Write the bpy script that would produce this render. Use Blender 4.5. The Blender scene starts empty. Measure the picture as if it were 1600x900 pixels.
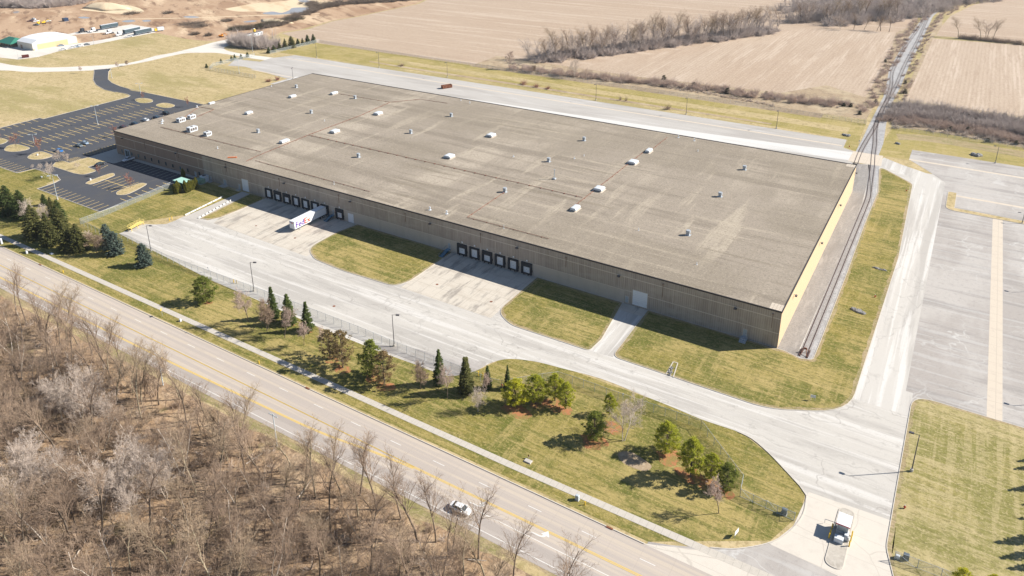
import bpy, math, random
import numpy as np
from mathutils import Vector, Matrix
random.seed(7); RNG = np.random.default_rng(7)
SC = bpy.context.scene
COL = SC.collection
# ---------------------------------------------------------------- camera (surveyed from the photograph)
# world: x runs east along the warehouse front, y runs back from it, origin at the front east corner, metres
S_ = 121.0
_f, _p, _r, _th = 1175.0, 0.34784275, -0.00979726, -0.56430692
_cx, _cy, _PX, _PY = 0.62123682, 1.44223314, 781.1, 238.1
_e1 = np.array([math.cos(_th), math.sin(_th)]); _e2 = np.array([-math.sin(_th), math.cos(_th)])
_fw = np.array([0, math.cos(_p), -math.sin(_p)]); _rt = np.array([1., 0, 0]); _up = np.cross(_rt, _fw)
_c, _s = math.cos(_r), math.sin(_r)
_RT = _c*_rt + _s*_up; _UP = -_s*_rt + _c*_up
def _loc(v): return np.array([v[:2] @ _e1, v[:2] @ _e2, v[2]])
AR, AU, AF = _loc(_RT), _loc(_UP), _loc(_fw)
_o = -np.array([_cx, _cy])
CAMP = np.array([_o @ _e1 * S_, _o @ _e2 * S_, S_])
cam_d = bpy.data.cameras.new("camera"); cam = bpy.data.objects.new("camera", cam_d); COL.objects.link(cam)
cam.matrix_world = Matrix(((AR[0], AU[0], -AF[0], CAMP[0]), (AR[1], AU[1], -AF[1], CAMP[1]), (AR[2], AU[2], -AF[2], CAMP[2]), (0, 0, 0, 1)))
cam_d.sensor_fit = 'HORIZONTAL'; cam_d.sensor_width = 36; cam_d.lens = _f/1600*36
cam_d.shift_x = (800-_PX)/1600; cam_d.shift_y = -(450-_PY)/1600
cam_d.clip_start = 1; cam_d.clip_end = 12000
SC.camera = cam
# ---------------------------------------------------------------- light
EL = math.radians(34.7); SUN = Vector((0.8*math.cos(EL), 0.6*math.cos(EL), math.sin(EL)))
w = bpy.data.worlds.new("World"); SC.world = w; w.use_nodes = True
nt = w.node_tree; nt.nodes.clear()
sky = nt.nodes.new('ShaderNodeTexSky'); sky.sky_type = 'NISHITA'; sky.sun_disc = False
sky.sun_elevation = EL; sky.sun_rotation = math.atan2(0.8, 0.6); sky.altitude = 200; sky.dust_density = 0.4; sky.ozone_density = 2.5
bg = nt.nodes.new('ShaderNodeBackground'); bg.inputs[1].default_value = 0.060
wo = nt.nodes.new('ShaderNodeOutputWorld')
nt.links.new(sky.outputs[0], bg.inputs[0]); nt.links.new(bg.outputs[0], wo.inputs[0])
sd = bpy.data.lights.new("sun", 'SUN'); sd.energy = 5.0; sd.angle = math.radians(0.53); sd.color = (1, 0.948, 0.862)
so = bpy.data.objects.new("sun", sd); COL.objects.link(so); so.location = (100, 100, 300)
so.rotation_euler = (-SUN).to_track_quat('-Z', 'Y').to_euler()
SC.view_settings.view_transform = 'Standard'; SC.view_settings.look = 'None'
SC.view_settings.exposure = 0.92; SC.view_settings.gamma = 1.0
SC.render.film_transparent = False
cy = SC.cycles
cy.max_bounces = 5; cy.diffuse_bounces = 2; cy.glossy_bounces = 2; cy.transparent_max_bounces = 12
cy.use_denoising = True
# ---------------------------------------------------------------- survey helpers
def ray(px, py):
    d = AF*_f + AR*(px-_PX) - AU*(py-_PY); return d
def G(px, py, z=0.0):
    d = ray(px, py); t = (z-CAMP[2])/d[2]; q = CAMP + d*t; return (float(q[0]), float(q[1]))
def Gs(pts, z=0.0): return [G(a, b, z) for a, b in pts]
def HT(base, top):                                   # height of something whose foot and tip are both seen
    b = np.array([*G(*base), 0.0]); best = (1e9, 1)
    d = ray(*top)
    # closest approach of the vertical line at b to the ray
    w0 = CAMP - b; a = d @ d; bb = d[2]; e = w0[2]; dd = d @ w0
    den = a - bb*bb
    return float((a*e - bb*dd)/den)
# ---------------------------------------------------------------- mesh helpers
class MB:
    def __init__(s): s.v = []; s.f = []; s.m = []; s.mi = 0
    def add(s, vs, fs):
        o = len(s.v); s.v += [tuple(p) for p in vs]; s.f += [tuple(i+o for i in f) for f in fs]; s.m += [s.mi]*len(fs); return s
    def box(s, x0, x1, y0, y1, z0, z1):
        return s.add([(x0,y0,z0),(x1,y0,z0),(x1,y1,z0),(x0,y1,z0),(x0,y0,z1),(x1,y0,z1),(x1,y1,z1),(x0,y1,z1)],
              [(0,3,2,1),(4,5,6,7),(0,1,5,4),(1,2,6,5),(2,3,7,6),(3,0,4,7)])
    def obox(s, c, size, rz=0, z0=0):                  # box on a centre, turned about z
        hx, hy, hz = size[0]/2, size[1]/2, size[2]; ca, sa = math.cos(rz), math.sin(rz)
        P = [(a*hx, b*hy, h) for h in (z0, z0+hz) for a, b in ((-1,-1),(1,-1),(1,1),(-1,1))]
        return s.add([(c[0]+x*ca-y*sa, c[1]+x*sa+y*ca, z) for x, y, z in P], [(0,3,2,1),(4,5,6,7),(0,1,5,4),(1,2,6,5),(2,3,7,6),(3,0,4,7)])
    def bbox(s, x0, x1, y0, y1, z0, z1, b=0.05):       # box with a chamfered top edge
        s.loft([[(x0,y0,z0),(x1,y0,z0),(x1,y1,z0),(x0,y1,z0)],[(x0,y0,z1-b),(x1,y0,z1-b),(x1,y1,z1-b),(x0,y1,z1-b)],
                [(x0+b,y0+b,z1),(x1-b,y0+b,z1),(x1-b,y1-b,z1),(x0+b,y1-b,z1)]], cap=True); return s
    def loft(s, rings, cap=True, closed=True):
        n = len(rings[0]); vs = [p for r in rings for p in r]; fs = []
        for k in range(len(rings)-1):
            for i in range(n if closed else n-1):
                j = (i+1) % n; fs.append((k*n+i, k*n+j, (k+1)*n+j, (k+1)*n+i))
        if cap: fs.append(tuple(reversed(range(n)))); fs.append(tuple((len(rings)-1)*n+i for i in range(n)))
        return s.add(vs, fs)
    def cyl(s, p0, p1, r0, r1=None, n=8, cap=True):
        r1 = r0 if r1 is None else r1
        a, b = Vector(p0), Vector(p1); d = (b-a).normalized(); u = d.orthogonal().normalized(); v = d.cross(u)
        R = lambda c, r: [tuple(c + (u*math.cos(t)+v*math.sin(t))*r) for t in [2*math.pi*k/n for k in range(n)]]
        return s.loft([R(a, r0), R(b, r1)], cap)
    def poly(s, pts, z):
        a = sum(pts[i][0]*pts[(i+1)%len(pts)][1]-pts[(i+1)%len(pts)][0]*pts[i][1] for i in range(len(pts)))
        if a < 0: pts = pts[::-1]
        return s.add([(x, y, z) for x, y in pts], [tuple(range(len(pts)))])
    def ribbon(s, pts, w, z0, z1, closed=False, side=0):   # kerb: a solid strip along a line
        L, Rr = offset(pts, w*(0.5+side*0.5), closed), offset(pts, -w*(0.5-side*0.5), closed)
        rings = [[(a[0],a[1],z0),(a[0],a[1],z1),(b[0],b[1],z1),(b[0],b[1],z0)] for a, b in zip(L, Rr)]
        if closed: rings.append(rings[0])
        return s.loft(rings, cap=not closed)
    def line(s, a, b, w, z):
        dx, dy = b[0]-a[0], b[1]-a[1]; l = math.hypot(dx, dy) or 1; nx, ny = -dy/l*w/2, dx/l*w/2
        return s.add([(a[0]-nx,a[1]-ny,z),(b[0]-nx,b[1]-ny,z),(b[0]+nx,b[1]+ny,z),(a[0]+nx,a[1]+ny,z)], [(0,1,2,3)])
    def build(s, name, mat, parent=None, smooth=False, off=None):
        me = bpy.data.meshes.new(name)
        o3 = off or ((0,0,0) if parent is None else tuple(parent.get('_o', (0,0,0))))
        me.from_pydata([(x-o3[0], y-o3[1], z-o3[2]) for x, y, z in s.v], [], s.f)
        for m in (mat if isinstance(mat, (list, tuple)) else [mat]): me.materials.append(m)
        if isinstance(mat, (list, tuple)): me.polygons.foreach_set('material_index', s.m)
        if smooth: me.polygons.foreach_set('use_smooth', [True]*len(me.polygons))
        me.update()
        o = bpy.data.objects.new(name, me); COL.objects.link(o)
        if parent: o.parent = parent
        if any(o3): o['_o'] = o3
        return o
def offset(pts, d, closed=False):
    n = len(pts); out = []
    for i in range(n):
        if closed: a, b, c = pts[i-1], pts[i], pts[(i+1) % n]
        else: a, b, c = pts[max(i-1, 0)], pts[i], pts[min(i+1, n-1)]
        t1 = np.array([b[0]-a[0], b[1]-a[1]], float); t2 = np.array([c[0]-b[0], c[1]-b[1]], float)
        l1, l2 = np.hypot(*t1), np.hypot(*t2)
        if l1 < 1e-9: t1, l1 = t2, l2
        if l2 < 1e-9: t2, l2 = t1, l1
        t1 = t1/l1; t2 = t2/l2; t = t1+t2; t = t/(np.hypot(*t) or 1)
        k = max(0.4, t @ t1); out.append((b[0]-t[1]*d/k, b[1]+t[0]*d/k))
    return out
def smooth(pts, closed=False, n=6):
    P = [np.array(p, float) for p in pts]; N = len(P); out = []
    for i in range(N if closed else N-1):
        p0 = P[i-1] if closed or i > 0 else P[0]; p1 = P[i]; p2 = P[(i+1) % N]
        p3 = P[(i+2) % N] if closed or i+2 < N else P[-1]
        for k in range(n):
            t = k/n; out.append(tuple(0.5*((2*p1)+(-p0+p2)*t+(2*p0-5*p1+4*p2-p3)*t*t+(-p0+3*p1-3*p2+p3)*t**3)))
    if not closed: out.append(tuple(P[-1]))
    return out
def fillet(pts, n=6):                                  # closed outline; points are (x, y, corner radius)
    out = []; N = len(pts)
    for i in range(N):
        x, y = pts[i][:2]; r = pts[i][2] if len(pts[i]) > 2 else 0
        if r == 0: out.append((x, y)); continue
        a = Vector(pts[i-1][:2]); b = Vector((x, y)); c = Vector(pts[(i+1) % N][:2])
        u = (a-b); v = (c-b); lu, lv = u.length, v.length; u.normalize(); v.normalize()
        ang = u.angle(v); t = min(r/math.tan(ang/2), lu*0.5, lv*0.5)
        p0 = b+u*t; p1 = b+v*t
        for k in range(n+1):
            s = k/n; q = p0.lerp(b, s).lerp(b.lerp(p1, s), s); out.append((q.x, q.y))
    return out
def tag(o, label=None, cat=None, group=None, kind=None):
    if label: o['label'] = label
    if cat: o['category'] = cat
    if group: o['group'] = group
    if kind: o['kind'] = kind
    return o
def empty(name, loc, label, cat, group=None, rz=0.0, off=None):
    o = bpy.data.objects.new(name, None); COL.objects.link(o); o.empty_display_size = 0.5
    o.location = loc; o.rotation_euler = (0, 0, rz)
    if off is not None: o['_o'] = off
    return tag(o, label, cat, group)
def struct(name, mb, mat, label=None):
    o = mb.build(name, mat); o['kind'] = 'structure'
    if label: o['label'] = label
    return o
def dup(root, loc, rz=0.0, sc=1.0, label=None, group=None):
    r = root.copy(); COL.objects.link(r); r.location = loc; r.rotation_euler = (0, 0, rz)
    r.scale = (sc, sc, sc) if not isinstance(sc, tuple) else sc
    if label: r['label'] = label
    if group: r['group'] = group
    for ch in root.children:
        c = ch.copy(); COL.objects.link(c); c.parent = r
        for g in ch.children:
            d = g.copy(); COL.objects.link(d); d.parent = c
    return r
Proto_all = []
class Proto:                                           # first use moves the prototype itself, later uses copy it
    def __init__(s, root): s.root = root; s.used = False; Proto_all.append(s)
    def put(s, loc, rz=0.0, sc=1.0, label=None, group=None):
        if not s.used:
            s.used = True; r = s.root; r.location = loc; r.rotation_euler = (0, 0, rz)
            r.scale = (sc, sc, sc) if not isinstance(sc, tuple) else sc
            if label: r['label'] = label
            if group: r['group'] = group
            return r
        return dup(s.root, loc, rz, sc, label, group)
# ---------------------------------------------------------------- materials
def lin(r, g=None, b=None): return (r, r if g is None else g, r if b is None else b, 1)
def surf(name, base, layers=(), rough=0.9, bump=0, bscale=8.0, metallic=0.0, spec=0.3, vary=0.0):
    m = bpy.data.materials.new(name); m.use_nodes = True; t = m.node_tree; N = t.nodes; L = t.links
    bs = N['Principled BSDF']; bs.inputs['Roughness'].default_value = rough; bs.inputs['Metallic'].default_value = metallic
    bs.inputs['Specular IOR Level'].default_value = spec
    base = lin(*base) if isinstance(base, (tuple, list)) else lin(base)
    if not layers and not bump and not vary:
        bs.inputs['Base Color'].default_value = base; return m
    tc = N.new('ShaderNodeTexCoord'); cur = None
    rgb = N.new('ShaderNodeRGB'); rgb.outputs[0].default_value = base; cur = rgb.outputs[0]
    def math_(op, a, b=None, c=None):
        n = N.new('ShaderNodeMath'); n.operation = op
        for i, q in enumerate((a, b, c)):
            if q is None: continue
            if isinstance(q, (int, float)): n.inputs[i].default_value = q
            else: L.new(q, n.inputs[i])
        return n.outputs[0]
    for ly in layers:
        k = ly.get('k', 'noise'); sc = ly.get('s', (1, 1, 1)); sc = (sc, sc, sc) if isinstance(sc, (int, float)) else sc
        mp = N.new('ShaderNodeMapping'); mp.vector_type = 'POINT'
        mp.inputs['Location'].default_value = ly.get('o', (random.uniform(-50, 50), random.uniform(-50, 50), 0)) if k not in ('lines',) else (ly.get('ph', 0),)*3
        mp.inputs['Rotation'].default_value = (0, 0, ly.get('rot', 0)); mp.inputs['Scale'].default_value = sc
        src = tc.outputs['Object']
        if ly.get('rot') and k == 'noise':               # turn first, stretch after
            m0 = N.new('ShaderNodeMapping'); m0.inputs['Rotation'].default_value = (0, 0, ly['rot']); L.new(src, m0.inputs[0]); src = m0.outputs[0]
            mp.inputs['Rotation'].default_value = (0, 0, 0)
        if ly.get('warp'):
            wn = N.new('ShaderNodeTexNoise'); wn.inputs['Scale'].default_value = ly.get('ws', 0.15); wn.inputs['Detail'].default_value = 3
            L.new(src, wn.inputs['Vector'])
            vs = N.new('ShaderNodeVectorMath'); vs.operation = 'SUBTRACT'; vs.inputs[1].default_value = (.5, .5, .5); L.new(wn.outputs['Color'], vs.inputs[0])
            vm = N.new('ShaderNodeVectorMath'); vm.operation = 'SCALE'; vm.inputs['Scale'].default_value = ly['warp']; L.new(vs.outputs[0], vm.inputs[0])
            va = N.new('ShaderNodeVectorMath'); va.operation = 'ADD'; L.new(src, va.inputs[0]); L.new(vm.outputs[0], va.inputs[1]); src = va.outputs[0]
        L.new(src, mp.inputs[0])
        if k == 'noise':
            n = N.new('ShaderNodeTexNoise'); n.inputs['Scale'].default_value = 1; n.inputs['Detail'].default_value = ly.get('d', 4)
            n.inputs['Roughness'].default_value = ly.get('r', 0.6); L.new(mp.outputs[0], n.inputs['Vector']); val = n.outputs['Fac']
        elif k == 'crack':
            n = N.new('ShaderNodeTexVoronoi'); n.feature = 'DISTANCE_TO_EDGE'; n.inputs['Scale'].default_value = 1
            L.new(mp.outputs[0], n.inputs['Vector']); val = n.outputs['Distance']
        elif k == 'cell':
            n = N.new('ShaderNodeTexVoronoi'); n.inputs['Scale'].default_value = 1; L.new(mp.outputs[0], n.inputs['Vector'])
            sp = N.new('ShaderNodeSeparateColor'); L.new(n.outputs['Color'], sp.inputs[0]); val = sp.outputs[0]
        elif k == 'lines':                               # distance in metres from the nearest line of a set
            sp = N.new('ShaderNodeSeparateXYZ'); L.new(mp.outputs[0], sp.inputs[0]); c = sp.outputs[ly.get('ax', 0)]
            q = math_('DIVIDE', c, ly['p']); fr = math_('FRACT', q); fr = math_('SUBTRACT', fr, 0.5); fr = math_('ABSOLUTE', fr); val = math_('MULTIPLY', math_('SUBTRACT', 0.5, fr), ly['p'])
        elif k == 'obj':
            oi = N.new('ShaderNodeObjectInfo'); val = oi.outputs['Random']
        mr = N.new('ShaderNodeMapRange'); mr.inputs['From Min'].default_value = ly.get('lo', 0.4); mr.inputs['From Max'].default_value = ly.get('hi', 0.6)
        mr.interpolation_type = 'SMOOTHSTEP' if not ly.get('lin') else 'LINEAR'; L.new(val, mr.inputs['Value'])
        fac = math_('MULTIPLY', mr.outputs[0], ly.get('f', 1.0))
        if ly.get('mask'):                               # break a layer up with a coarse noise
            mn = N.new('ShaderNodeTexNoise'); mn.inputs['Scale'].default_value = ly['mask']; mn.inputs['Detail'].default_value = 3
            L.new(tc.outputs['Object'], mn.inputs['Vector']); r2 = N.new('ShaderNodeMapRange'); r2.inputs['From Min'].default_value = ly.get('ml', .42); r2.inputs['From Max'].default_value = ly.get('mh', .62)
            L.new(mn.outputs['Fac'], r2.inputs['Value']); fac = math_('MULTIPLY', fac, r2.outputs[0])
        mx = N.new('ShaderNodeMix'); mx.data_type = 'RGBA'; mx.blend_type = ly.get('b', 'MIX')
        L.new(fac, mx.inputs['Factor']); L.new(cur, mx.inputs['A']); mx.inputs['B'].default_value = lin(*ly['c']) if isinstance(ly['c'], (tuple, list)) else lin(ly['c'])
        cur = mx.outputs['Result']
    L.new(cur, bs.inputs['Base Color'])
    if bump:
        n = N.new('ShaderNodeTexNoise'); n.inputs['Scale'].default_value = bscale; n.inputs['Detail'].default_value = 4; L.new(tc.outputs['Object'], n.inputs['Vector'])
        b = N.new('ShaderNodeBump'); b.inputs['Strength'].default_value = bump; b.inputs['Distance'].default_value = ly.get('bd', 0.1) if layers else 0.1
        L.new(n.outputs['Fac'], b.inputs['Height']); L.new(b.outputs[0], bs.inputs['Normal'])
    return m
M = {}
GRASSL = lambda g, d, dry: [dict(s=(.022,.04,.05), c=dry, lo=.46, hi=.60, f=.6, d=5), dict(s=.06, c=g, lo=.47, hi=.58, f=.8, d=5, r=.65),
    dict(s=(.6,.03,.1), c=dry, lo=.52, hi=.60, f=.45, d=3, mask=.03, ml=.4, mh=.55), dict(s=(.03,.6,.1), c=g, lo=.50, hi=.60, f=.6, d=3), dict(s=(.04,.9,.1), c=dry, lo=.52, hi=.62, f=.55, d=3, mask=.04, ml=.42, mh=.55),
    dict(s=(.3,1.2,.5), c=dry, lo=.50, hi=.64, f=.55, d=5, r=.8), dict(s=(.6,1.6,1), c=d, lo=.50, hi=.64, f=.6, d=4, r=.8), dict(s=1.7, c=dry, lo=.53, hi=.62, f=.6, d=3, r=.8), dict(s=2.6, c=d, lo=.54, hi=.66, f=.5, d=3, r=.8)]
M['lawn'] = surf('lawn_grass', (.212,.182,.050), GRASSL((.108,.120,.026), (.075,.073,.022), (.40,.31,.132)), rough=1, bump=.6, bscale=2.0, spec=.05)
M['lawn_se'] = surf('mown_striped_grass', (.235,.205,.068), [dict(k='lines', ax=0, p=2.3, c=(.46,.38,.19), lo=.1, hi=1.1, f=.5, mask=.05, ml=.38, mh=.55), dict(k='lines', ax=1, p=3.1, c=(.46,.38,.19), lo=.1, hi=1.4, f=.4, mask=.04, ml=.42, mh=.6)] + GRASSL((.19,.18,.055), (.135,.12,.045), (.44,.36,.20)), rough=1, bump=.6, bscale=2.0, spec=.05)
M['lawn_green'] = surf('ditch_grass', (.31,.258,.085), GRASSL((.235,.205,.06), (.17,.14,.055), (.43,.335,.17)), rough=1, bump=.4, bscale=1.5, spec=.05)
M['straw'] = surf('straw_grass', (.43,.34,.185), [dict(s=(.010,.018,.02), c=(.29,.25,.105), lo=.47, hi=.60, f=.8, d=5), dict(s=(.03,.12,.1), c=(.50,.395,.235), lo=.46, hi=.62, f=.7, d=5, r=.7),
    dict(s=.25, c=(.25,.21,.09), lo=.50, hi=.62, f=.65, d=5, r=.75), dict(s=.7, c=(.27,.205,.10), lo=.49, hi=.60, f=.7, d=4, r=.8), dict(s=1.4, c=(.55,.45,.28), lo=.54, hi=.66, f=.5, d=4, r=.8)], rough=1, bump=.4, bscale=1.5, spec=.05)
M['verge'] = surf('verge_grass', (.30,.235,.125), GRASSL((.20,.19,.07), (.15,.115,.065), (.42,.33,.21)), rough=1, bump=.5, bscale=2.5, spec=.05)
M['scrubg'] = surf('dead_weed_ground', (.33,.25,.165), [dict(s=.05, c=(.42,.34,.23), lo=.45, hi=.6, f=.8, d=5, r=.7), dict(s=.15, c=(.21,.16,.11), lo=.5, hi=.62, f=.7, d=5, r=.7), dict(s=.8, c=(.5,.41,.3), lo=.5, hi=.66, f=.6, d=4, r=.8)], rough=1, spec=.05)
M['litter'] = surf('leaf_litter', (.34,.23,.14), [dict(s=.07, c=(.43,.315,.205), lo=.46, hi=.6, f=.85, d=6, r=.7), dict(s=.16, c=(.13,.09,.055), lo=.50, hi=.62, f=.85, d=5, r=.7),
    dict(s=.8, c=(.46,.35,.25), lo=.5, hi=.64, f=.7, d=5, r=.8), dict(s=.10, c=(.22,.20,.085), lo=.58, hi=.66, f=.5, d=4), dict(s=1.5, c=(.13,.09,.06), lo=.5, hi=.64, f=.75, d=4, r=.8)], rough=1, bump=.8, bscale=2.0, spec=.05)
FIELD = lambda ax, rot=0: [dict(s=(.003,.014,.02) if ax else (.014,.003,.02), c=(.37,.275,.20), lo=.44, hi=.60, f=.6, d=5), dict(s=(.006,.10,.1) if ax else (.10,.006,.1), c=(.53,.435,.35), lo=.50, hi=.62, f=.6, d=5, r=.7, rot=rot),
    dict(s=(.02,.35,.1) if ax else (.35,.02,.1), c=(.33,.245,.18), lo=.52, hi=.64, f=.55, d=4, r=.65), dict(k='lines', ax=1 if ax else 0, p=2.28, c=(.31,.232,.17), lo=.75, hi=.15, f=.32, mask=.02, ml=.3, mh=.45),
    dict(s=.30, c=(.32,.24,.175), lo=.50, hi=.64, f=.6, d=6, r=.8), dict(s=.8, c=(.57,.47,.36), lo=.52, hi=.62, f=.6, d=4, r=.85)]
M['field_x'] = surf('stubble_field', (.40,.308,.232), FIELD(1), rough=1, spec=.05)
M['field_y'] = surf('stubble_rows', (.42,.33,.252), FIELD(0), rough=1, spec=.05)
M['soil'] = surf('graded_soil', (.42,.29,.19), [dict(s=(.012,.03,.02), c=(.29,.18,.11), lo=.44, hi=.6, f=.8, d=6, r=.65, rot=.5), dict(s=(.01,.035,.02), c=(.60,.46,.31), lo=.52, hi=.66, f=.8, d=6, r=.65, rot=.5),
    dict(s=(.02,.09,.1), c=(.18,.11,.07), lo=.53, hi=.62, f=.8, d=6, r=.7, rot=.5), dict(s=.3, c=(.25,.15,.09), lo=.52, hi=.7, f=.5, d=5, r=.75)], rough=1, bump=.5, bscale=1, spec=.1)
M['soil_pale'] = surf('pale_subsoil', (.62,.50,.34), [dict(s=(.01,.04,.02), c=(.48,.34,.21), lo=.5, hi=.62, f=.8, d=6, r=.65, rot=.5), dict(s=.2, c=(.5,.37,.24), lo=.5, hi=.7, f=.4, d=5, r=.75)], rough=1, spec=.1)
M['drive'] = surf('worn_concrete', (.475,.446,.405), [dict(s=(.02,.10,.1), c=(.37,.345,.315), lo=.46, hi=.60, f=.8, d=5, r=.65), dict(s=(.015,.5,.1), c=(.58,.555,.52), lo=.5, hi=.62, f=.7, d=5),
    dict(s=(.3,.4,1), c=(.32,.298,.27), lo=.55, hi=.67, f=.65, d=6, r=.75), dict(k='crack', s=(.012,.075,.1), warp=7, ws=.10, c=(.23,.21,.19), lo=.007, hi=.001, f=.45, mask=.03, ml=.35, mh=.5),
    dict(s=(.05,.9,.1), c=(.36,.335,.31), lo=.58, hi=.66, f=.5, d=3), dict(s=1.2, c=(.40,.38,.35), lo=.53, hi=.66, f=.4, d=4, r=.8), dict(s=2, c=(.60,.58,.55), lo=.56, hi=.68, f=.4, d=4, r=.8)], rough=.9, spec=.15)
M['drive_ns'] = surf('worn_concrete_lane', (.49,.463,.425), [dict(s=(.16,.012,.1), c=(.39,.365,.335), lo=.49, hi=.60, f=.85, d=5, r=.6), dict(s=(.6,.015,.1), c=(.61,.59,.56), lo=.5, hi=.62, f=.7, d=5),
    dict(s=(.3,.2,1), c=(.37,.345,.315), lo=.56, hi=.68, f=.55, d=6, r=.75), dict(k='crack', s=(.075,.012,.1), warp=7, ws=.10, c=(.28,.26,.24), lo=.006, hi=.001, f=.45), dict(s=1.2, c=(.42,.40,.37), lo=.53, hi=.66, f=.4, d=4, r=.8)], rough=.9, spec=.15)
M['apron'] = surf('grey_apron_paving', (.345,.314,.288), [dict(s=(.035,.010,.1), c=(.43,.40,.37), lo=.46, hi=.58, f=.85, d=5, r=.6), dict(s=(.015,.16,.1), c=(.265,.245,.23), lo=.5, hi=.62, f=.7, d=5, r=.65),
    dict(s=(.02,.5,.1), c=(.44,.42,.40), lo=.54, hi=.64, f=.6, d=4, r=.6), dict(k='crack', s=(.045,.010,.1), warp=18, ws=.10, c=(.50,.485,.46), lo=.014, hi=.002, f=.8, mask=.025, ml=.45, mh=.6), dict(k='crack', s=(.012,.05,.1), warp=12, ws=.09, c=(.50,.485,.46), lo=.012, hi=.001, f=.65, mask=.03, ml=.45, mh=.6),
    dict(k='lines', ax=1, p=4.6, c=(.25,.235,.22), lo=.12, hi=.03, f=.22), dict(s=.8, c=(.25,.232,.218), lo=.52, hi=.66, f=.5, d=5, r=.8), dict(s=1.8, c=(.42,.40,.38), lo=.54, hi=.66, f=.4, d=4, r=.8)], rough=.9, spec=.15)
M['yard'] = surf('back_yard_paving', (.42,.395,.365), [dict(s=(.012,.05,.1), c=(.33,.305,.28), lo=.46, hi=.62, f=.7, d=5, r=.6), dict(s=(.03,.3,.1), c=(.50,.48,.46), lo=.5, hi=.68, f=.6, d=5, r=.6),
    dict(k='lines', ax=1, p=5.2, c=(.28,.27,.26), lo=.14, hi=.04, f=.35), dict(k='lines', ax=0, p=9, c=(.30,.29,.28), lo=.16, hi=.05, f=.25), dict(s=1.0, c=(.30,.285,.27), lo=.52, hi=.72, f=.35, d=5, r=.75)], rough=.9, spec=.2)
M['yard_white'] = surf('worn_white_lane', (.56,.545,.52), [dict(s=(.012,.12,.1), c=(.44,.425,.40), lo=.5, hi=.64, f=.8, d=5, r=.6), dict(s=(.3,.6,1), c=(.42,.40,.38), lo=.56, hi=.72, f=.4, d=5, r=.75)], rough=.9, spec=.2)
M['pad'] = surf('dock_concrete', (.52,.47,.40), [dict(s=(.12,.25,.1), c=(.43,.375,.31), lo=.45, hi=.64, f=.6, d=5, r=.65), dict(k='lines', ax=0, p=5.15, c=(.30,.26,.21), lo=.1, hi=.03, f=.6, ph=-1.0), dict(k='lines', ax=1, p=5.5, c=(.30,.26,.21), lo=.1, hi=.03, f=.6),
    dict(s=(.35,.06,.1), c=(.24,.215,.19), lo=.50, hi=.64, f=.75, d=5, r=.7), dict(s=1.0, c=(.36,.32,.27), lo=.56, hi=.74, f=.5, d=5, r=.7)], rough=.85, spec=.25)
M['tan'] = surf('landing_gear_strip_concrete', (.53,.46,.375), [dict(k='lines', ax=1, p=4.6, c=(.37,.32,.26), lo=.12, hi=.04, f=.5), dict(k='lines', ax=0, p=4.6, c=(.37,.32,.26), lo=.12, hi=.04, f=.5), dict(s=.4, c=(.43,.37,.31), lo=.5, hi=.7, f=.5, d=5, r=.7)], rough=.9, spec=.2)
M['slab'] = surf('entrance_slab_concrete', (.55,.50,.435), [dict(k='crack', s=(.10,.06,.1), warp=2, c=(.40,.36,.31), lo=.010, hi=.002, f=.6), dict(k='lines', ax=1, p=5.6, c=(.38,.34,.29), lo=.09, hi=.03, f=.5), dict(s=.3, c=(.47,.43,.375), lo=.45, hi=.7, f=.6, d=5, r=.7),
    dict(s=1.2, c=(.42,.38,.33), lo=.58, hi=.74, f=.4, d=5, r=.7)], rough=.9, spec=.2)
M['kerb'] = surf('kerb_concrete', (.50,.455,.395), [dict(s=1.0, c=(.38,.34,.29), lo=.5, hi=.7, f=.5, d=5)], rough=.9)
M['walk'] = surf('sidewalk_concrete', (.47,.43,.375), [dict(k='lines', ax=0, p=1.55, c=(.27,.245,.21), lo=.07, hi=.02, f=.6), dict(s=.8, c=(.38,.345,.30), lo=.45, hi=.7, f=.6, d=5, r=.7)], rough=.9)
M['asphalt'] = surf('dark_asphalt', (.066,.069,.080), [dict(s=.06, c=(.078,.077,.08), lo=.45, hi=.62, f=.8, d=5, r=.65), dict(s=(.3,.05,.1), c=(.10,.098,.096), lo=.56, hi=.70, f=.5, d=5), dict(s=2, c=(.045,.045,.05), lo=.5, hi=.7, f=.4, d=4)], rough=.85, spec=.25)
M['road'] = surf('highway_concrete', (.46,.395,.325), [dict(s=(.006,.9,.1), c=(.37,.325,.295), lo=.42, hi=.58, f=.75, d=3, r=.5), dict(s=(.01,.35,.1), c=(.47,.405,.35), lo=.5, hi=.66, f=.6, d=4), dict(k='lines', ax=0, p=6.1, c=(.31,.265,.23), lo=.10, hi=.03, f=.25),
    dict(s=1.2, c=(.36,.31,.27), lo=.55, hi=.75, f=.35, d=5, r=.75), dict(s=(.05,.12,.1), c=(.39,.34,.30), lo=.5, hi=.65, f=.5, d=5)], rough=.85, spec=.25)
M['road_left'] = surf('older_lane_asphalt', (.345,.305,.275), [dict(s=(.008,.7,.1), c=(.39,.345,.31), lo=.45, hi=.6, f=.7, d=3, r=.5), dict(s=(.04,.12,.1), c=(.27,.24,.22), lo=.52, hi=.68, f=.5, d=5), dict(s=1.5, c=(.27,.24,.215), lo=.55, hi=.75, f=.4, d=5, r=.75)], rough=.85, spec=.25)
M['ballast'] = surf('blue_grey_ballast', (.36,.352,.35), [dict(k='cell', s=2.2, c=(.24,.233,.23), lo=.3, hi=.9, f=.8), dict(k='cell', s=4.2, c=(.46,.45,.44), lo=.5, hi=.9, f=.7), dict(s=.15, c=(.25,.24,.235), lo=.45, hi=.65, f=.5, d=4)], rough=1, bump=1, bscale=5)
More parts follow.
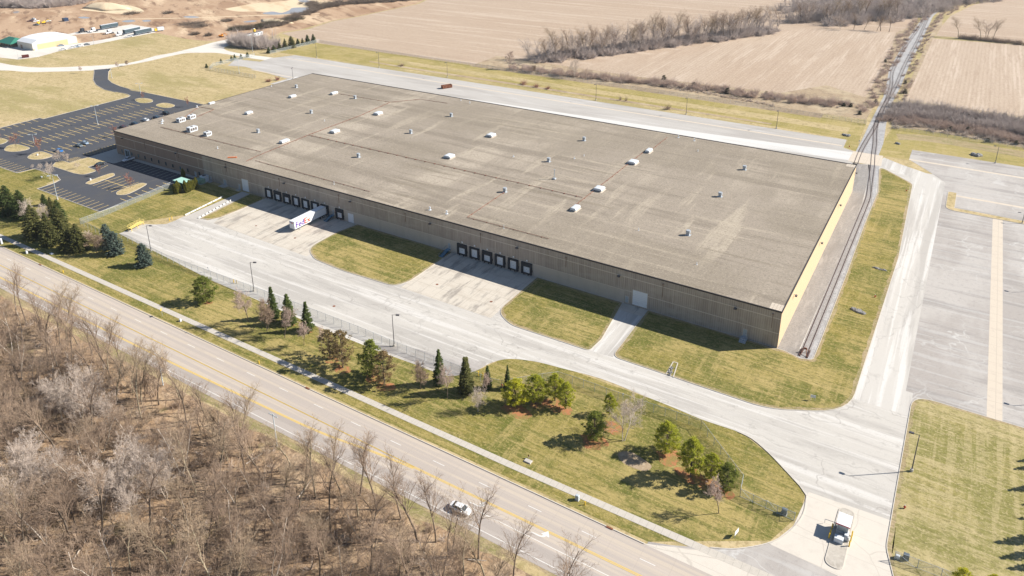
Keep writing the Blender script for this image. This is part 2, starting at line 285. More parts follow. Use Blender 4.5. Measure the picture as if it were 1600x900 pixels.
M['gravel'] = surf('brown_grey_gravel', (.285,.262,.240), [dict(s=(.3,.04,.1), c=(.21,.19,.17), lo=.45, hi=.64, f=.6, d=5), dict(k='cell', s=2.6, c=(.19,.175,.165), lo=.4, hi=.9, f=.5), dict(s=(.6,.1,.1), c=(.38,.35,.32), lo=.52, hi=.68, f=.5, d=5)], rough=1, bump=1, bscale=4)
M['gravel_pale'] = surf('pale_gravel_road', (.60,.56,.505), [dict(s=(.02,.06,.1), c=(.50,.46,.41), lo=.46, hi=.64, f=.6, d=5), dict(s=.6, c=(.47,.43,.38), lo=.55, hi=.72, f=.3, d=5)], rough=1, spec=.15)
M['mulch'] = surf('pine_needle_mulch', (.36,.16,.075), [dict(s=.6, c=(.21,.18,.06), lo=.44, hi=.56, f=.85, d=5, r=.7), dict(s=3, c=(.42,.2,.1), lo=.5, hi=.7, f=.6, d=4, r=.8)], rough=1, bump=.6, bscale=4, spec=.1)
M['water'] = surf('shallow_puddle', (.34,.31,.30), [], rough=.08, spec=.6)
M['rooftop'] = surf('roof_gravel_membrane', (.300,.256,.207), [dict(s=(.030,.005,.1), c=(.41,.352,.283), lo=.50, hi=.62, f=.8, d=5, r=.6), dict(s=(.010,.09,.1), c=(.21,.178,.142), lo=.49, hi=.61, f=.8, d=5, r=.65, rot=0.03),
    dict(s=(.18,.018,.1), c=(.43,.37,.29), lo=.55, hi=.66, f=.7, d=5, r=.6), dict(s=(.012,.016,.02), c=(.235,.20,.155), lo=.46, hi=.58, f=.6, d=5), dict(s=(.018,.45,.1), c=(.20,.168,.125), lo=.57, hi=.65, f=.6, d=3, mask=.02), dict(s=(.015,.3,.1), c=(.42,.36,.28), lo=.58, hi=.66, f=.5, d=3, mask=.025),
    dict(k='lines', ax=0, p=7.6, c=(.215,.182,.138), lo=.3, hi=.05, f=.28, mask=.02, ml=.4, mh=.6), dict(k='lines', ax=1, p=10.9, c=(.215,.182,.138), lo=.3, hi=.05, f=.22, mask=.02, ml=.4, mh=.6),
    dict(s=.5, c=(.225,.19,.145), lo=.5, hi=.66, f=.4, d=5, r=.8), dict(s=1.3, c=(.17,.145,.115), lo=.50, hi=.62, f=.55, d=4, r=.8), dict(s=1.9, c=(.45,.39,.305), lo=.54, hi=.66, f=.5, d=3, r=.8)], rough=1, bump=.3, bscale=2, spec=.05)
M['yel'] = surf('road_yellow_paint', (.66,.46,.11), [dict(s=1.5, c=(.6,.42,.14), lo=.5, hi=.7, f=.5, d=5)], rough=.8)
M['stall'] = surf('stall_yellow_paint', (.80,.58,.22), [dict(s=.8, c=(.5,.40,.2), lo=.45, hi=.7, f=.7, d=5)], rough=.8)
M['white'] = surf('road_white_paint', (.64,.62,.585), [dict(s=1.2, c=(.55,.52,.48), lo=.5, hi=.7, f=.6, d=5)], rough=.8)
M['stallw'] = surf('stall_pale_paint', (.55,.55,.50), [], rough=.8)
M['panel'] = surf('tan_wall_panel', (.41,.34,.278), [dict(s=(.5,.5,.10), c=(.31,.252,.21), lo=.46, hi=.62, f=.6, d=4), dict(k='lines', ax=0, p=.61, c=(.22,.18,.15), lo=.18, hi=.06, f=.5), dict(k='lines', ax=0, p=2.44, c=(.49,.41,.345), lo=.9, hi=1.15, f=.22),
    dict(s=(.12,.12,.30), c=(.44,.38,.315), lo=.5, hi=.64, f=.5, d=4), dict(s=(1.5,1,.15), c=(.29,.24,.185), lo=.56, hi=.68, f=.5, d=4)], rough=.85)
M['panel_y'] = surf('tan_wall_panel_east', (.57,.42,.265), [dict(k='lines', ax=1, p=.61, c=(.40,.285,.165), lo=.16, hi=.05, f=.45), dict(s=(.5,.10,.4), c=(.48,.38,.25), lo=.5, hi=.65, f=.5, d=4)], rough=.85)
M['brown'] = surf('brown_office_panel', (.30,.215,.165), [dict(k='lines', ax=0, p=.61, c=(.19,.135,.10), lo=.18, hi=.05, f=.6), dict(s=(.5,.5,.10), c=(.24,.175,.135), lo=.46, hi=.62, f=.6, d=4)], rough=.85)
M['seam'] = surf('pale_panel_joint', (.58,.50,.41), rough=.8)
M['coping'] = surf('dark_roof_edge_metal', (.045,.040,.040), rough=.6)
M['rubber'] = surf('dock_seal_black', (.022,.024,.030), [dict(s=2, c=(.04,.04,.045), lo=.5, hi=.7, f=.5)], rough=.7)
M['dwhite'] = surf('white_door_paint', (.72,.73,.74), [dict(k='lines', ax=2, p=.6, c=(.5,.5,.52), lo=.05, hi=.02, f=.5), dict(s=1, c=(.6,.6,.6), lo=.5, hi=.75, f=.5)], rough=.5)
M['mgrey'] = surf('galvanised_metal', (.40,.43,.46), [dict(s=3, c=(.30,.32,.34), lo=.45, hi=.65, f=.6)], rough=.55, metallic=.2)
M['ventw'] = surf('white_vent_hood_metal', (.58,.61,.64), [dict(s=1.2, c=(.44,.46,.48), lo=.5, hi=.7, f=.5)], rough=.45)
M['ventd'] = surf('vent_louvre_dark', (.12,.10,.09), rough=.7)
M['pipe'] = surf('rust_brown_pipe', (.22,.085,.05), [dict(s=1, c=(.1,.06,.05), lo=.5, hi=.7, f=.7)], rough=.8)
M['glass'] = surf('dark_window_glass', (.03,.05,.06), rough=.08, spec=.8)
M['glassb'] = surf('tinted_window_glass', (.08,.13,.14), rough=.1, spec=.8)
M['pole'] = surf('dark_lamp_post_paint', (.09,.085,.09), rough=.5)
M['polel'] = surf('pale_lamp_post_paint', (.42,.47,.50), rough=.5)
M['lens'] = surf('lamp_lens', (.5,.5,.48), rough=.3)
M['conc'] = surf('plain_concrete', (.45,.42,.38), [dict(s=3, c=(.36,.33,.30), lo=.4, hi=.7, f=.6)], rough=.9)
M['platform_yellow'] = surf('faded_yellow_paint', (.72,.56,.17), rough=.6)
M['yellow'] = surf('safety_yellow_paint', (.75,.48,.03), rough=.5)
M['blue'] = surf('blue_stair_paint', (.10,.22,.33), rough=.6)
M['black'] = surf('tyre_black', (.02,.02,.022), rough=.8)
M['rim'] = surf('wheel_rim', (.45,.45,.47), rough=.35, metallic=.7)
M['red'] = surf('red_lens', (.45,.03,.02), rough=.3)
M['head'] = surf('headlight_lens', (.7,.72,.75), rough=.15)
M['rust'] = surf('rusty_steel', (.22,.085,.045), [dict(s=1.5, c=(.12,.05,.035), lo=.45, hi=.65, f=.8, d=5), dict(s=.8, c=(.4,.25,.2), lo=.58, hi=.7, f=.6)], rough=.85)
M['rail'] = surf('rail_steel_rust', (.085,.045,.038), rough=.6, metallic=.2)
M['tie'] = surf('weathered_timber_sleeper', (.27,.24,.22), [dict(s=1.5, c=(.22,.19,.17), lo=.45, hi=.65, f=.7)], rough=.95)
M['green'] = surf('green_metal_roof', (.035,.17,.12), rough=.5)
M['teal'] = surf('pale_green_cabinet', (.34,.55,.47), rough=.5)
M['wood'] = surf('cedar_bark', (.16,.12,.09), [dict(s=3, c=(.09,.07,.05), lo=.4, hi=.6, f=.7)], rough=1)
M['rock'] = surf('riprap_stone', (.30,.29,.28), [dict(s=1.0, c=(.16,.155,.15), lo=.4, hi=.6, f=.7)], rough=1)
M['brush'] = surf('cleared_brush', (.17,.13,.10), [dict(s=.5, c=(.22,.16,.11), lo=.5, hi=.66, f=.7)], rough=1)
def paint(name, c, rough=.25): return surf(name, c, rough=rough, spec=.5)
M['p_white'] = paint('car_paint_white', (.75,.75,.76)); M['p_black'] = paint('car_paint_black', (.02,.022,.028)); M['p_blue'] = paint('car_paint_blue', (.04,.16,.42))
M['p_grey'] = paint('car_paint_grey', (.16,.18,.20)); M['p_silver'] = paint('car_paint_silver_blue', (.26,.33,.42)); M['p_navy'] = paint('car_paint_navy', (.02,.04,.085)); M['p_maroon'] = paint('car_paint_maroon', (.10,.02,.025))
M['chain'] = surf('chain_link_wire', (.42,.45,.44), rough=.6, metallic=.3)
def chain_mat():
    m = M['chain']; t = m.node_tree; N = t.nodes; bs = N['Principled BSDF']; out = N['Material Output']
    tr = N.new('ShaderNodeBsdfTransparent'); mx = N.new('ShaderNodeMixShader'); mx.inputs[0].default_value = .29
    t.links.new(tr.outputs[0], mx.inputs[1]); t.links.new(bs.outputs[0], mx.inputs[2]); t.links.new(mx.outputs[0], out.inputs[0])
chain_mat()
def leafmat(name, a, b, c):
    m = surf(name, a, [dict(s=.8, c=b, lo=.4, hi=.62, f=.9, d=3), dict(s=3.0, c=c, lo=.52, hi=.68, f=.7, d=3), dict(k='obj', c=b, lo=0, hi=1, f=.5, lin=True)], rough=.8, spec=.15)
    return m
M['spruce'] = leafmat('spruce_needles', (.12,.155,.042), (.075,.105,.036), (.19,.21,.055))
M['spruce_y'] = leafmat('yellowish_spruce_needles', (.17,.165,.055), (.10,.11,.038), (.25,.23,.085))
M['bspruce'] = leafmat('blue_spruce_needles', (.14,.18,.15), (.09,.125,.105), (.22,.26,.21))
M['pine'] = leafmat('white_pine_needles', (.47,.47,.055), (.27,.30,.04), (.70,.64,.06))
M['pine_yel'] = leafmat('yellowing_pine_needles', (.66,.60,.055), (.40,.42,.045), (.75,.64,.045))
M['pine_dk'] = leafmat('dark_pine_needles', (.27,.30,.06), (.16,.19,.045), (.42,.40,.075))
M['pine_br'] = leafmat('browning_pine_needles', (.34,.24,.12), (.22,.175,.08), (.44,.29,.165))
M['arbor'] = leafmat('arborvitae_foliage', (.27,.255,.045), (.15,.155,.035), (.37,.32,.06))
M['cedar'] = leafmat('dark_cedar_foliage', (.06,.068,.032), (.08,.07,.038), (.12,.11,.05))
for _k in ('spruce','spruce_y','bspruce','pine','pine_yel','pine_dk','pine_br','arbor','cedar'):       # thin needles let some light through
    _t = M[_k].node_tree; _b = _t.nodes['Principled BSDF']; _o2 = _t.nodes['Material Output']; _tr = _t.nodes.new('ShaderNodeBsdfTranslucent'); _mx = _t.nodes.new('ShaderNodeMixShader'); _mx.inputs[0].default_value = .42
    _t.links.new(_b.inputs['Base Color'].links[0].from_socket, _tr.inputs[0]); _t.links.new(_b.outputs[0], _mx.inputs[1]); _t.links.new(_tr.outputs[0], _mx.inputs[2]); _t.links.new(_mx.outputs[0], _o2.inputs[0])
def barkmat(name, a, b): return surf(name, a, [dict(s=1.2, c=b, lo=.4, hi=.65, f=.8, d=4), dict(k='obj', c=b, lo=0, hi=1, f=.5, lin=True)], rough=1, spec=.1)
M['bark'] = barkmat('grey_brown_bark', (.21,.165,.125), (.10,.078,.06)); M['twig'] = barkmat('grey_brown_twigs', (.40,.295,.215), (.235,.17,.125))
M['barkp'] = barkmat('pale_bark', (.60,.53,.45), (.40,.34,.28)); M['twigp'] = barkmat('pale_lilac_twigs', (.62,.52,.445), (.44,.36,.30))
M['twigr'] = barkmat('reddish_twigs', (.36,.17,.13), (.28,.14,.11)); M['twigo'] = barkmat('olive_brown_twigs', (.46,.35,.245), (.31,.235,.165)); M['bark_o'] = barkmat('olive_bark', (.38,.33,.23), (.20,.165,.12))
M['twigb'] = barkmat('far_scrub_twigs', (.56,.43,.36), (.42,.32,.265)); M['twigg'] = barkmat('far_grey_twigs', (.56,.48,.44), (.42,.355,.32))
# ---------------------------------------------------------------- the setting: ground, roads, paving
BW, BD, BH = 304.5, 128.4, 11.43                         # warehouse: front length, depth, height
def sheet(name, pts, z, mat, label=None): return struct(name, MB().poly(pts, z), mat, label)
sheet('ground', [(-3500,-800),(3500,-800),(3500,5000),(-3500,5000)], 0.0, M['straw'])
# farmland beyond the property
SOILB = Gs([(-400,170),(0,128),(60,133),(120,135),(200,132),(260,118)])
sheet('graded_soil', smooth(Gs([(-60,95),(-20,81),(0,66),(50,62),(105,57),(118,51),(160,53),(200,55),(245,52),(262,55),(300,62),(345,64),(380,58),(420,58),(440,50)]),False,4) +
      Gs([(470,46),(520,32),(560,25),(650,6)]) + [(-640,900),(-900,2500),(-3500,2500),(-3500,200)], .010, M['soil'])
sheet('field', Gs([(440,52),(480,46),(520,33),(560,26),(655,6)]) + [(-640,900),(-800,2500),(600,2500),(30,900)] + [(-13,700),(-14,236)] + Gs([(500,68),(470,62)]), .014, M['field_x'])
sheet('field', [(-262,262)] + Gs([(920,100),(1000,88),(1200,54),(1262,44),(1300,46),(1400,51),(1394,72),(1372,120),(1352,152),(1335,160)]) + [(-60,262),(-150,256)], .020, M['field_y'])
sheet('field', Gs([(1415,156),(1436,110),(1451,75),(1458,60),(1600,71)]) + [(900,480),(900,255)] + Gs([(1640,190),(1600,182),(1500,168)]), .020, M['field_y'])
sheet('field', Gs([(1462,56),(1472,40),(1485,25),(1520,8),(1560,-3)]) + [(700,2500),(2500,2500),(2500,500)] + Gs([(1600,67)]), .020, M['field_x'])
sheet('pale_subsoil', smooth(Gs([(352,14),(372,10),(400,5),(440,2),(470,-2),(520,2),(528,6),(500,12),(470,18),(440,20),(400,18),(372,18)]), True, 4), .020, M['soil_pale'])
sheet('pale_subsoil', smooth(Gs([(150,12),(172,7),(205,9),(225,18),(190,22),(150,18),(125,15)]), True, 4), .020, M['soil_pale'])
for k, q in enumerate([[(190,33),(205,31),(212,33),(200,35)],[(222,32),(232,31),(236,33),(226,34)],[(20,19),(27,17),(31,19),(24,21)],[(122,27),(132,26),(141,28),(130,29)],[(286,26),(300,25),(312,27),(296,28)],
      [(410,21),(425,18),(440,20),(452,16),(460,12),(500,12),(490,17),(470,20),(430,23)],[(465,1),(478,0),(490,3),(476,4)],[(380,34),(395,32),(402,33),(388,35)]]):
    sheet('puddle', smooth(Gs(q), True, 4), .026, M['water'])
sheet('dirt_track', offset(smooth(Gs([(180,30),(300,28),(380,25),(450,23),(500,21)]),False,4), 1.6) + offset(smooth(Gs([(180,30),(300,28),(380,25),(450,23),(500,21)]),False,4), -1.6)[::-1], .024, M['soil_pale'])
# rail ditch, scrub ground and the green ditch lawn behind the back yard
sheet('scrub_ground', [(-260,236),(-260,268),(-150,262),(-60,268),(-40,300)] + Gs([(1352,152),(1372,120),(1394,72),(1400,51),(1425,40)]) + [(-9,560),(-9,236)], .022, M['scrubg'])
sheet('scrub_ground', Gs([(1640,236),(1600,231),(1500,213),(1440,203),(1395,199)]) + [(3,236),(2,700)] + Gs([(1472,40),(1458,60),(1451,75),(1436,110),(1415,156),(1500,168),(1600,182),(1700,198)]), .022, M['scrubg'])
sheet('grass_ditch', [(-411,197),(-411,240),(-345,235),(-200,233),(-58,230),(-8,228),(-7,194),(-5,180),(-12,184),(-12,196)], .012, M['lawn_green'])
sheet('grass_ditch', [(3.5,180),(16,180),(16,194.5),(260,194.5),(260,200)] + Gs([(1640,234),(1600,229),(1500,211),(1440,201),(1395,197)]) + [(3,200)], .012, M['lawn_green'])
sheet('grass_ditch', smooth([(-390,197),(-330,200),(-280,203),(-200,201.5),(-120,202),(-60,200.5),(-14,197)],False,3)+[(-12,196.2),(-390,196.2)], .018, M['straw'])
sheet('ditch_bed', smooth([(-330,207),(-280,204),(-200,203.5),(-120,202.6),(-50,202)],False,3)+smooth([(-50,204.5),(-120,206),(-200,207.5),(-280,208),(-330,209)],False,3), .022, M['scrubg'])
sheet('scrub_ground', [(-260,231.8),(-200,231.2),(-110,229.2),(-30,227),(-30,236),(-260,240)], .024, M['scrubg'])
sheet('grass_ditch', smooth(Gs([(1400,209),(1440,211),(1500,219),(1560,230),(1620,240)]),False,4) + smooth(Gs([(1620,250),(1560,240),(1500,229),(1440,220),(1405,219)]),False,4), .0165, M['verge'])
sheet('grass_ditch', smooth([(-330,214),(-250,213),(-150,211),(-60,210),(-14,208)],False,4) + smooth([(-14,217),(-60,219),(-150,219),(-250,221),(-330,222)],False,4), .0155, M['straw'])
# lawns on the road side
LS = [(-460,-79.3),(-6,-78.6),(14,-66),(17.6,-56),(17,-47),(0,-38),(-60,-38),(-64,-50),(-222,-49),(-226,-42),(-215,-27),(-203,-20),(-203,-2),(-240,-2),(-248,-10),(-248,-44),(-286,-44),(-296,-38),(-296,-31),(-320,-31),(-320,-39),(-460,-39)]
sheet('lawn', LS, .012, M['lawn'])
sheet('leaf_litter', [(-900,-97),(900,-97),(900,-400),(-900,-400)], .012, M['litter'])
sheet('road_verge', [(-900,-94)] + [(x, -96.3 - 1.2*math.sin(x*.11) - .8*math.sin(x*.37+1)) for x in range(-880, 120, 4)] + [(120,-94)], .018, M['verge'])
# highway
sheet('road', [(-1500,-94.6),(1500,-94.6),(1500,-79.6),(-1500,-79.6)], .030, M['road'])
sheet('road', [(-1500,-94.6),(1500,-94.6),(1500,-90.4),(-1500,-90.4)], .036, M['road_left'])
k = MB(); k.ribbon([(-1500,-79.5),(-6.5,-79.5)], .22, 0, .15)
k.ribbon(smooth([(-6.5,-79.5),(-3,-78.9),(2,-77),(6,-75.6),(10,-74.2)], False, 3), .2, 0, .06)
struct('kerb', k, M['kerb'])
k = MB()
for a, b in [(-1500, 42)]: k.ribbon([(a,-75.2),(-40,-75.2),(8,-74.6),(42,-74.2)], 1.75, 0, .052)
struct('sidewalk', k, M['walk'])
mk = MB(); my = MB()
for x0 in np.arange(-66.9-12.19*60, 200, 12.19): mk.line((x0,-83.1), (x0+3.1,-83.1), .17, .050)
mk.line((-1500,-93.4), (1500,-93.4), .16, .050)
mk.line((-42.6,-89.7), (60,-89.7), .16, .050); mk.line((-43.2,-93.2),(-43.2,-90.0),.45,.050)
def arrow(cx, cy, s=1.0):                                # left-turn arrow: shaft, bend and head, pointing east then north
    pts = [(0,-.12),(1.5,-.12),(2.1,.05),(2.45,.5),(2.95,.5),(2.25,1.55),(1.45,.5),(1.95,.5),(1.75,.22),(1.4,.12),(0,.12)]
    mk.poly([(cx+x*s, cy+y*s) for x, y in pts], .052)
arrow(-26.5, -88.5, 1.25); arrow(-41, -88.6, 1.2)
for d in (-.16, .16):
    my.line((-1500,-87.0+d),(-57,-87.0+d), .17, .050) if d > 0 else None
    P = smooth([(-220,-91.1),(-150,-91.0),(-110,-90.3),(-84,-89.7),(-68,-88.0),(-57,-87.2)], False, 5)
    P = [(-1500,-91.2)] + P; Q = offset(P, d)
    for a, b in zip(Q[:-1], Q[1:]): my.line(a, b, .19, .051)
    my.line((-57,-86.9+d),(200,-85.6+d), .17, .050)
my.line((-1500,-86.7),(-57,-86.75), .17, .050)
struct('road_markings', mk, M['white']); struct('road_markings', my, M['yel'])
# driveway sheet: front yard, dock yards, east lane and the entrance
south = Gs([(186,365),(215,380),(260,402),(330,438),(400,468),(500,512),(600,552),(700,588)]) + smooth(Gs([(735,582),(749,577),(765,568),(785,562),(805,561),(830,564),(850,568),(880,576),(940,592),(1000,616),(1050,636),(1095,655),(1140,670),(1153,675),(1175,686),(1200,707),(1225,733),(1250,760)]), False, 3)
nw = Gs([(186,365),(225,350),(240,351),(260,350),(273,345),(287,338),(309,341),(325,344),(345,340),(362,333),(382,325),(400,317)])
drive = south + [(17.6,-50.5),(18,-56),(16.6,-62),(13.8,-66.8),(34,-66.8),(33.4,-54),(33.3,-35),(33.3,-8),(33.3,-2),(33.3,166),(5,166),(-5,163),(-5,130),(0,120),(0,-.02),(-201.6,-.02),(-201.6,-17)] + nw[::-1][2:-1]
# (the warehouse and the raised lawns stand on this sheet)
struct('driveway', MB().poly(drive[::-1] if False else drive, .030), M['drive'])
sheet('driveway', [(20.9,-12),(33.2,-12),(33.2,148),(31,158),(24,166),(14,172),(6,178),(5,166),(18,158),(20.9,148)], .036, M['drive_ns'])
sheet('entrance_slab', fillet([(17.8,-49.2),(33.4,-48.4),(33.4,-54),(35.2,-61),(36.5,-68),(14.2,-66.9),(17.0,-60,3)]), .042, M['slab'])
sheet('apron', [(13.8,-66.9),(36.5,-67.5),(40,-79.6),(-6,-79.6),(-6,-78.6),(-2,-77.1),(1.2,-75.5),(4.6,-73.7),(9,-71.4)], .034, M['apron'])
sheet('entrance_slab', [(-7.0,-79.6),(-4.5,-78.6),(0,-76.6),(5.2,-74.3),(40,-74.3),(40,-79.6)], .040, M['slab'])
for x0 in np.arange(4.8, 40, 3.1): pass
# east trailer apron
sheet('trailer_apron', [(31.6,-2),(400,-2),(400,196),(16,196),(16,181),(24,170),(31.6,158)], .040, M['apron'])
sheet('trailer_apron', [(33.1,-2.0),(33.1,-7),(37,-3.3),(60,-3.3),(60,-2)], .034, M['apron'])
s = MB(); s.poly([(48.8,-2.9),(52.0,-2.9),(52.0,126.9),(48.8,126.9)], .046); s.poly([(16,180.2),(400,175.5),(400,177.2),(16,182)], .046); s.poly([(36,143.6),(400,141.2),(400,142.8),(36,145.4)], .046)
struct('concrete_strip', s, M['tan'])
# back yard
sheet('back_yard', [(-398,168),(-400,180),(-396,188),(-392,195.8),(-260,196),(-12.5,196),(-12,183),(-7,180),(-7,165),(-3,163),(-3,128.3),(-343,128.3),(-343,143),(-380,149),(-395,152),(-408,148),(-420,165)], .030, M['yard'])
sheet('back_yard', [(-340,128.4),(-340,140),(-250,146),(-100,158),(-50,163),(-6.9,166),(-6.9,178.6),(-40,174),(-110,168),(-200,164),(-260,160),(-320,150),(-342,150)], .037, M['yard_white'])
s = MB(); s.poly([(-391,184.8),(-13,184.8),(-13,186.4),(-391,186.4)], .043); s.poly([(-384,147.6),(-342,146.2),(-342,147.6),(-384,149.2)], .043); struct('concrete_strip', s, M['tan'])
# dock pads
sheet('dock_pad', [(-202.4,-.02),(-202.4,-22),(-200,-27.4),(-150,-28.4),(-151,-.02)], .040, M['pad'])
sheet('dock_pad', [(-109,-.02),(-109,-28),(-75,-28),(-75,-.02)], .040, M['pad'])
sheet('door_ramp_paving', [(-45.2,-.02),(-44.2,-18),(-42.4,-27.5),(-36.5,-27.0),(-37.2,-24),(-37.6,-.02)], .046, M['drive_ns'])
sheet('door_ramp_paving', [(-45.2,-.03),(-37.6,-.03),(-37.6,-4.2),(-45.2,-4.2)], .052, M['pad'])
sheet('truck_ramp', [(-215.4,-1),(-211.0,-1),(-207.4,-28),(-214.6,-31)], .034, M['conc'])
M['conc2'] = surf('weathered_island_concrete', (.43,.39,.335), [dict(s=.5, c=(.33,.295,.25), lo=.46, hi=.62, f=.8, d=5, r=.7), dict(s=1.8, c=(.52,.48,.42), lo=.5, hi=.66, f=.5, d=4)], rough=.9)
sheet('patched_paving', smooth(Gs([(585,541),(640,543),(690,556),(732,562),(760,566),(750,576),(735,581),(700,587),(640,566)]), True, 4), .0345, M['apron'])
sheet('bare_patch', smooth(Gs([(966,708),(985,706),(1003,716),(1018,728),(1010,736),(992,732),(972,722)]), True, 4), .0175, M['scrubg'])
# raised lawns with kerbs
def island(name, outline, mat, h=.13, kw=.16, label=None):
    q = outline; a = sum(q[i][0]*q[(i+1)%len(q)][1]-q[(i+1)%len(q)][0]*q[i][1] for i in range(len(q)))
    if a < 0: q = q[::-1]
    inner = offset(q, kw*.5, True)
    struct(name, MB().poly(inner, h) if mat in (M['straw'], M['conc2']) else MB().poly(inner, h), mat if mat in (M['straw'], M['conc2']) else M['verge'], label)
    if mat not in (M['straw'], M['conc2']):
        rr = random.Random(len(q)); dense = []
        for a_, b_ in zip(q, q[1:]+q[:1]):
            n_ = max(1, int(math.dist(a_, b_)/2.2)); dense += [(a_[0]+(b_[0]-a_[0])*i/n_, a_[1]+(b_[1]-a_[1])*i/n_) for i in range(n_)]
        core = offset(dense, .9, True); core = [(x+rr.uniform(-.3, .3), y+rr.uniform(-.3, .3)) for x, y in core]
        struct(name, MB().poly(core, h+.006), mat, label)
    struct('kerb', MB().ribbon(q, kw, .0, h+.02, True), M['kerb'])
island('lawn', fillet([(-152.4,-.1),(-108.9,-.1),(-108.9,-23,6),(-111,-28.4,6),(-132,-29.4,60),(-146,-28.4,8),(-154.0,-24,8),(-154.3,-9,3)]), M['lawn'])
island('lawn', fillet([(-75.2,-.1),(-45.4,-.1),(-42.7,-21,3),(-43.2,-27.7,1.5),(-68,-28.0,8),(-75.3,-24,7)]), M['lawn'])
island('lawn', fillet([(-37.3,-.1),(-36.8,-26.8,2.5),(4,-26.9,20),(20.9,-18,14),(21.1,0),(22.3,75),(20.2,149.5,7),(5.6,165,2),(9.0,133),(8.8,97),(9.3,55),(9.4,10),(9.3,-.6,1.5),(6.3,-1.6),(2,-.2)]), M['lawn'])
island('lawn', fillet([(-201.6,-20),(-211.6,-2),(-208.3,-26.8,2),(-203,-26.2,5)]) if False else Gs([(391,303),(417,309),(382,325),(362,333),(345,340),(330,343),(312,342)]), M['lawn'])
island('lawn', fillet([(33.2,-2.8,5),(33.2,-49,6),(33.2,-56,10),(35.6,-64,6),(40,-72),(160,-76),(160,-2.8)]), M['lawn_se'])
island('grass_strip', fillet([(33.2,147.8,1.2),(33.2,127.4,4),(200,124),(200,127.2),(36.2,130.5),(36.2,147.6)]), M['straw'])
struct('kerb', MB().ribbon(smooth(Gs([(1153,675),(1175,686),(1200,707),(1225,733),(1250,760)]),False,3) + smooth([(17.6,-50.5),(18,-56),(16.6,-62),(13.8,-66.8),(9,-71.3),(4.6,-73.7)], False, 4), .2, 0, .14), M['kerb'])
island('island', fillet([(24.0,-49.9,1.6),(26.9,-50.0,1.6),(26.9,-66.2,1.6),(23.8,-66.0,1.6)]), M['conc2'], h=.15)
# parking lot west of the warehouse
lot = [(-396.4,-60)] + [(-396.3,11.6),(-392.6,11.9),(-393,62.5),(-395,65.3),(-400,66.4),(-411,65.8)] + Gs([(181,144.4),(162.5,140),(150,132.5),(145.6,125),(147,114),(147,109)]) + Gs([(174,107),(169.5,112.5),(168.8,124),(175,129.5),(187.5,135),(200,138.5)]) + \
      [(-406,73),(-391,74.3),(-347,75.3),(-304.6,75.3),(-304.6,0),(-293,-.1),(-246,-.1),(-243,-3),(-248,-5),(-247.4,-12),(-246.6,-36),(-247.2,-43.8),(-292.8,-43.8),(-293,-36),(-294.5,-33),(-300.5,-31.2),(-318,-31.6),(-319.6,-38.5)]
lot2 = [(-396.4,-60),(-396.4,11.6)] + lot[2:-2] + [(-318,-31.6),(-319.6,-38.5),(-345,-38.4),(-345,-60)]
sheet('parking_lot', lot2, .030, M['asphalt'])
def strip_kerb(pts, closed=False): struct('kerb', MB().ribbon(pts, .22, 0, .14, closed), M['kerb'])
strip_kerb([(-396.4,-60),(-396.3,11.8),(-392.6,12),(-393,62.5),(-395,65.3),(-400,66.6),(-411,66)] + Gs([(181,144.4),(162.5,140),(150,132.5),(145.6,125),(147,114),(147,109)]))
strip_kerb(Gs([(174,107),(169.5,112.5),(168.8,124),(175,129.5),(187.5,135),(200,138.5)]) + [(-391,74.3),(-347,75.3),(-305,75.3)])
strip_kerb([(-247.0,-36),(-247.2,-43.8),(-292.8,-43.8),(-293,-36.5),(-294.5,-33),(-300.5,-31.2),(-318,-31.6),(-319.6,-38.5),(-345,-38.5)])
P2 = lambda *p: [(a/8, 200+b/8) for a, b in p]
P8 = lambda *p: [(180+a/8, 120+b/8) for a, b in p]
P3 = lambda *p: [(180+a/8, 210+b/8) for a, b in p]
island('planted_island', smooth(Gs(P8((245,290),(300,325),(380,330),(460,315),(465,292),(400,272),(300,270))), True, 3), M['straw'])
island('planted_island', smooth(Gs(P8((510,355),(560,380),(660,390),(745,365),(700,340),(600,328))), True, 3), M['straw'])
island('planted_island', smooth(Gs(P2((-80,170),(-40,205),(30,200),(95,165),(40,142),(-40,132))), True, 3), M['straw'])
island('planted_island', smooth(Gs(P2((55,275),(100,225),(200,205),(300,225),(368,250),(330,275),(200,298),(100,295))), True, 3), M['straw'])
island('planted_island', smooth(Gs(P2((345,370),(400,325),(490,298),(560,305),(655,345),(600,375),(500,395),(400,395))), True, 3), M['straw'])
island('planted_island', fillet([(-318.2,-22,2),(-317.6,-19.2,2),(-311.9,-19.2,.5),(-311.6,-10.6,1),(-298.6,-9,1),(-299.2,-18,.6),(-291,-18.4,2),(-291.2,-24.5,3),(-297,-25.6,5),(-314.5,-25.7,4)]), M['straw'])
island('planted_island', smooth(Gs(P2((1075,690),(1150,650),(1380,570),(1430,580),(1400,610),(1160,700),(1090,700))), True, 3), M['straw'])
island('planted_island', smooth(Gs(P3((15,745),(60,700),(300,615),(370,615),(380,635),(180,740),(60,760))), True, 3), M['straw'])
sheet('entrance_plaza', fillet([(-311.7,-10.2,1),(-311.7,4.5),(-304.6,4.5),(-304.6,-.05),(-293,-.05),(-293,-9,1.5),(-298.6,-9.6)]), .045, M['walk'])
sheet('sidewalk', [(-293,-.04),(-246,-.04),(-246,-1.9),(-293,-2.1)], .048, M['walk'])
sheet('sidewalk', [(-304.7,4.5),(-312,4.5),(-312,60),(-308.5,60),(-308.5,7),(-304.7,7)], .048, M['walk'])
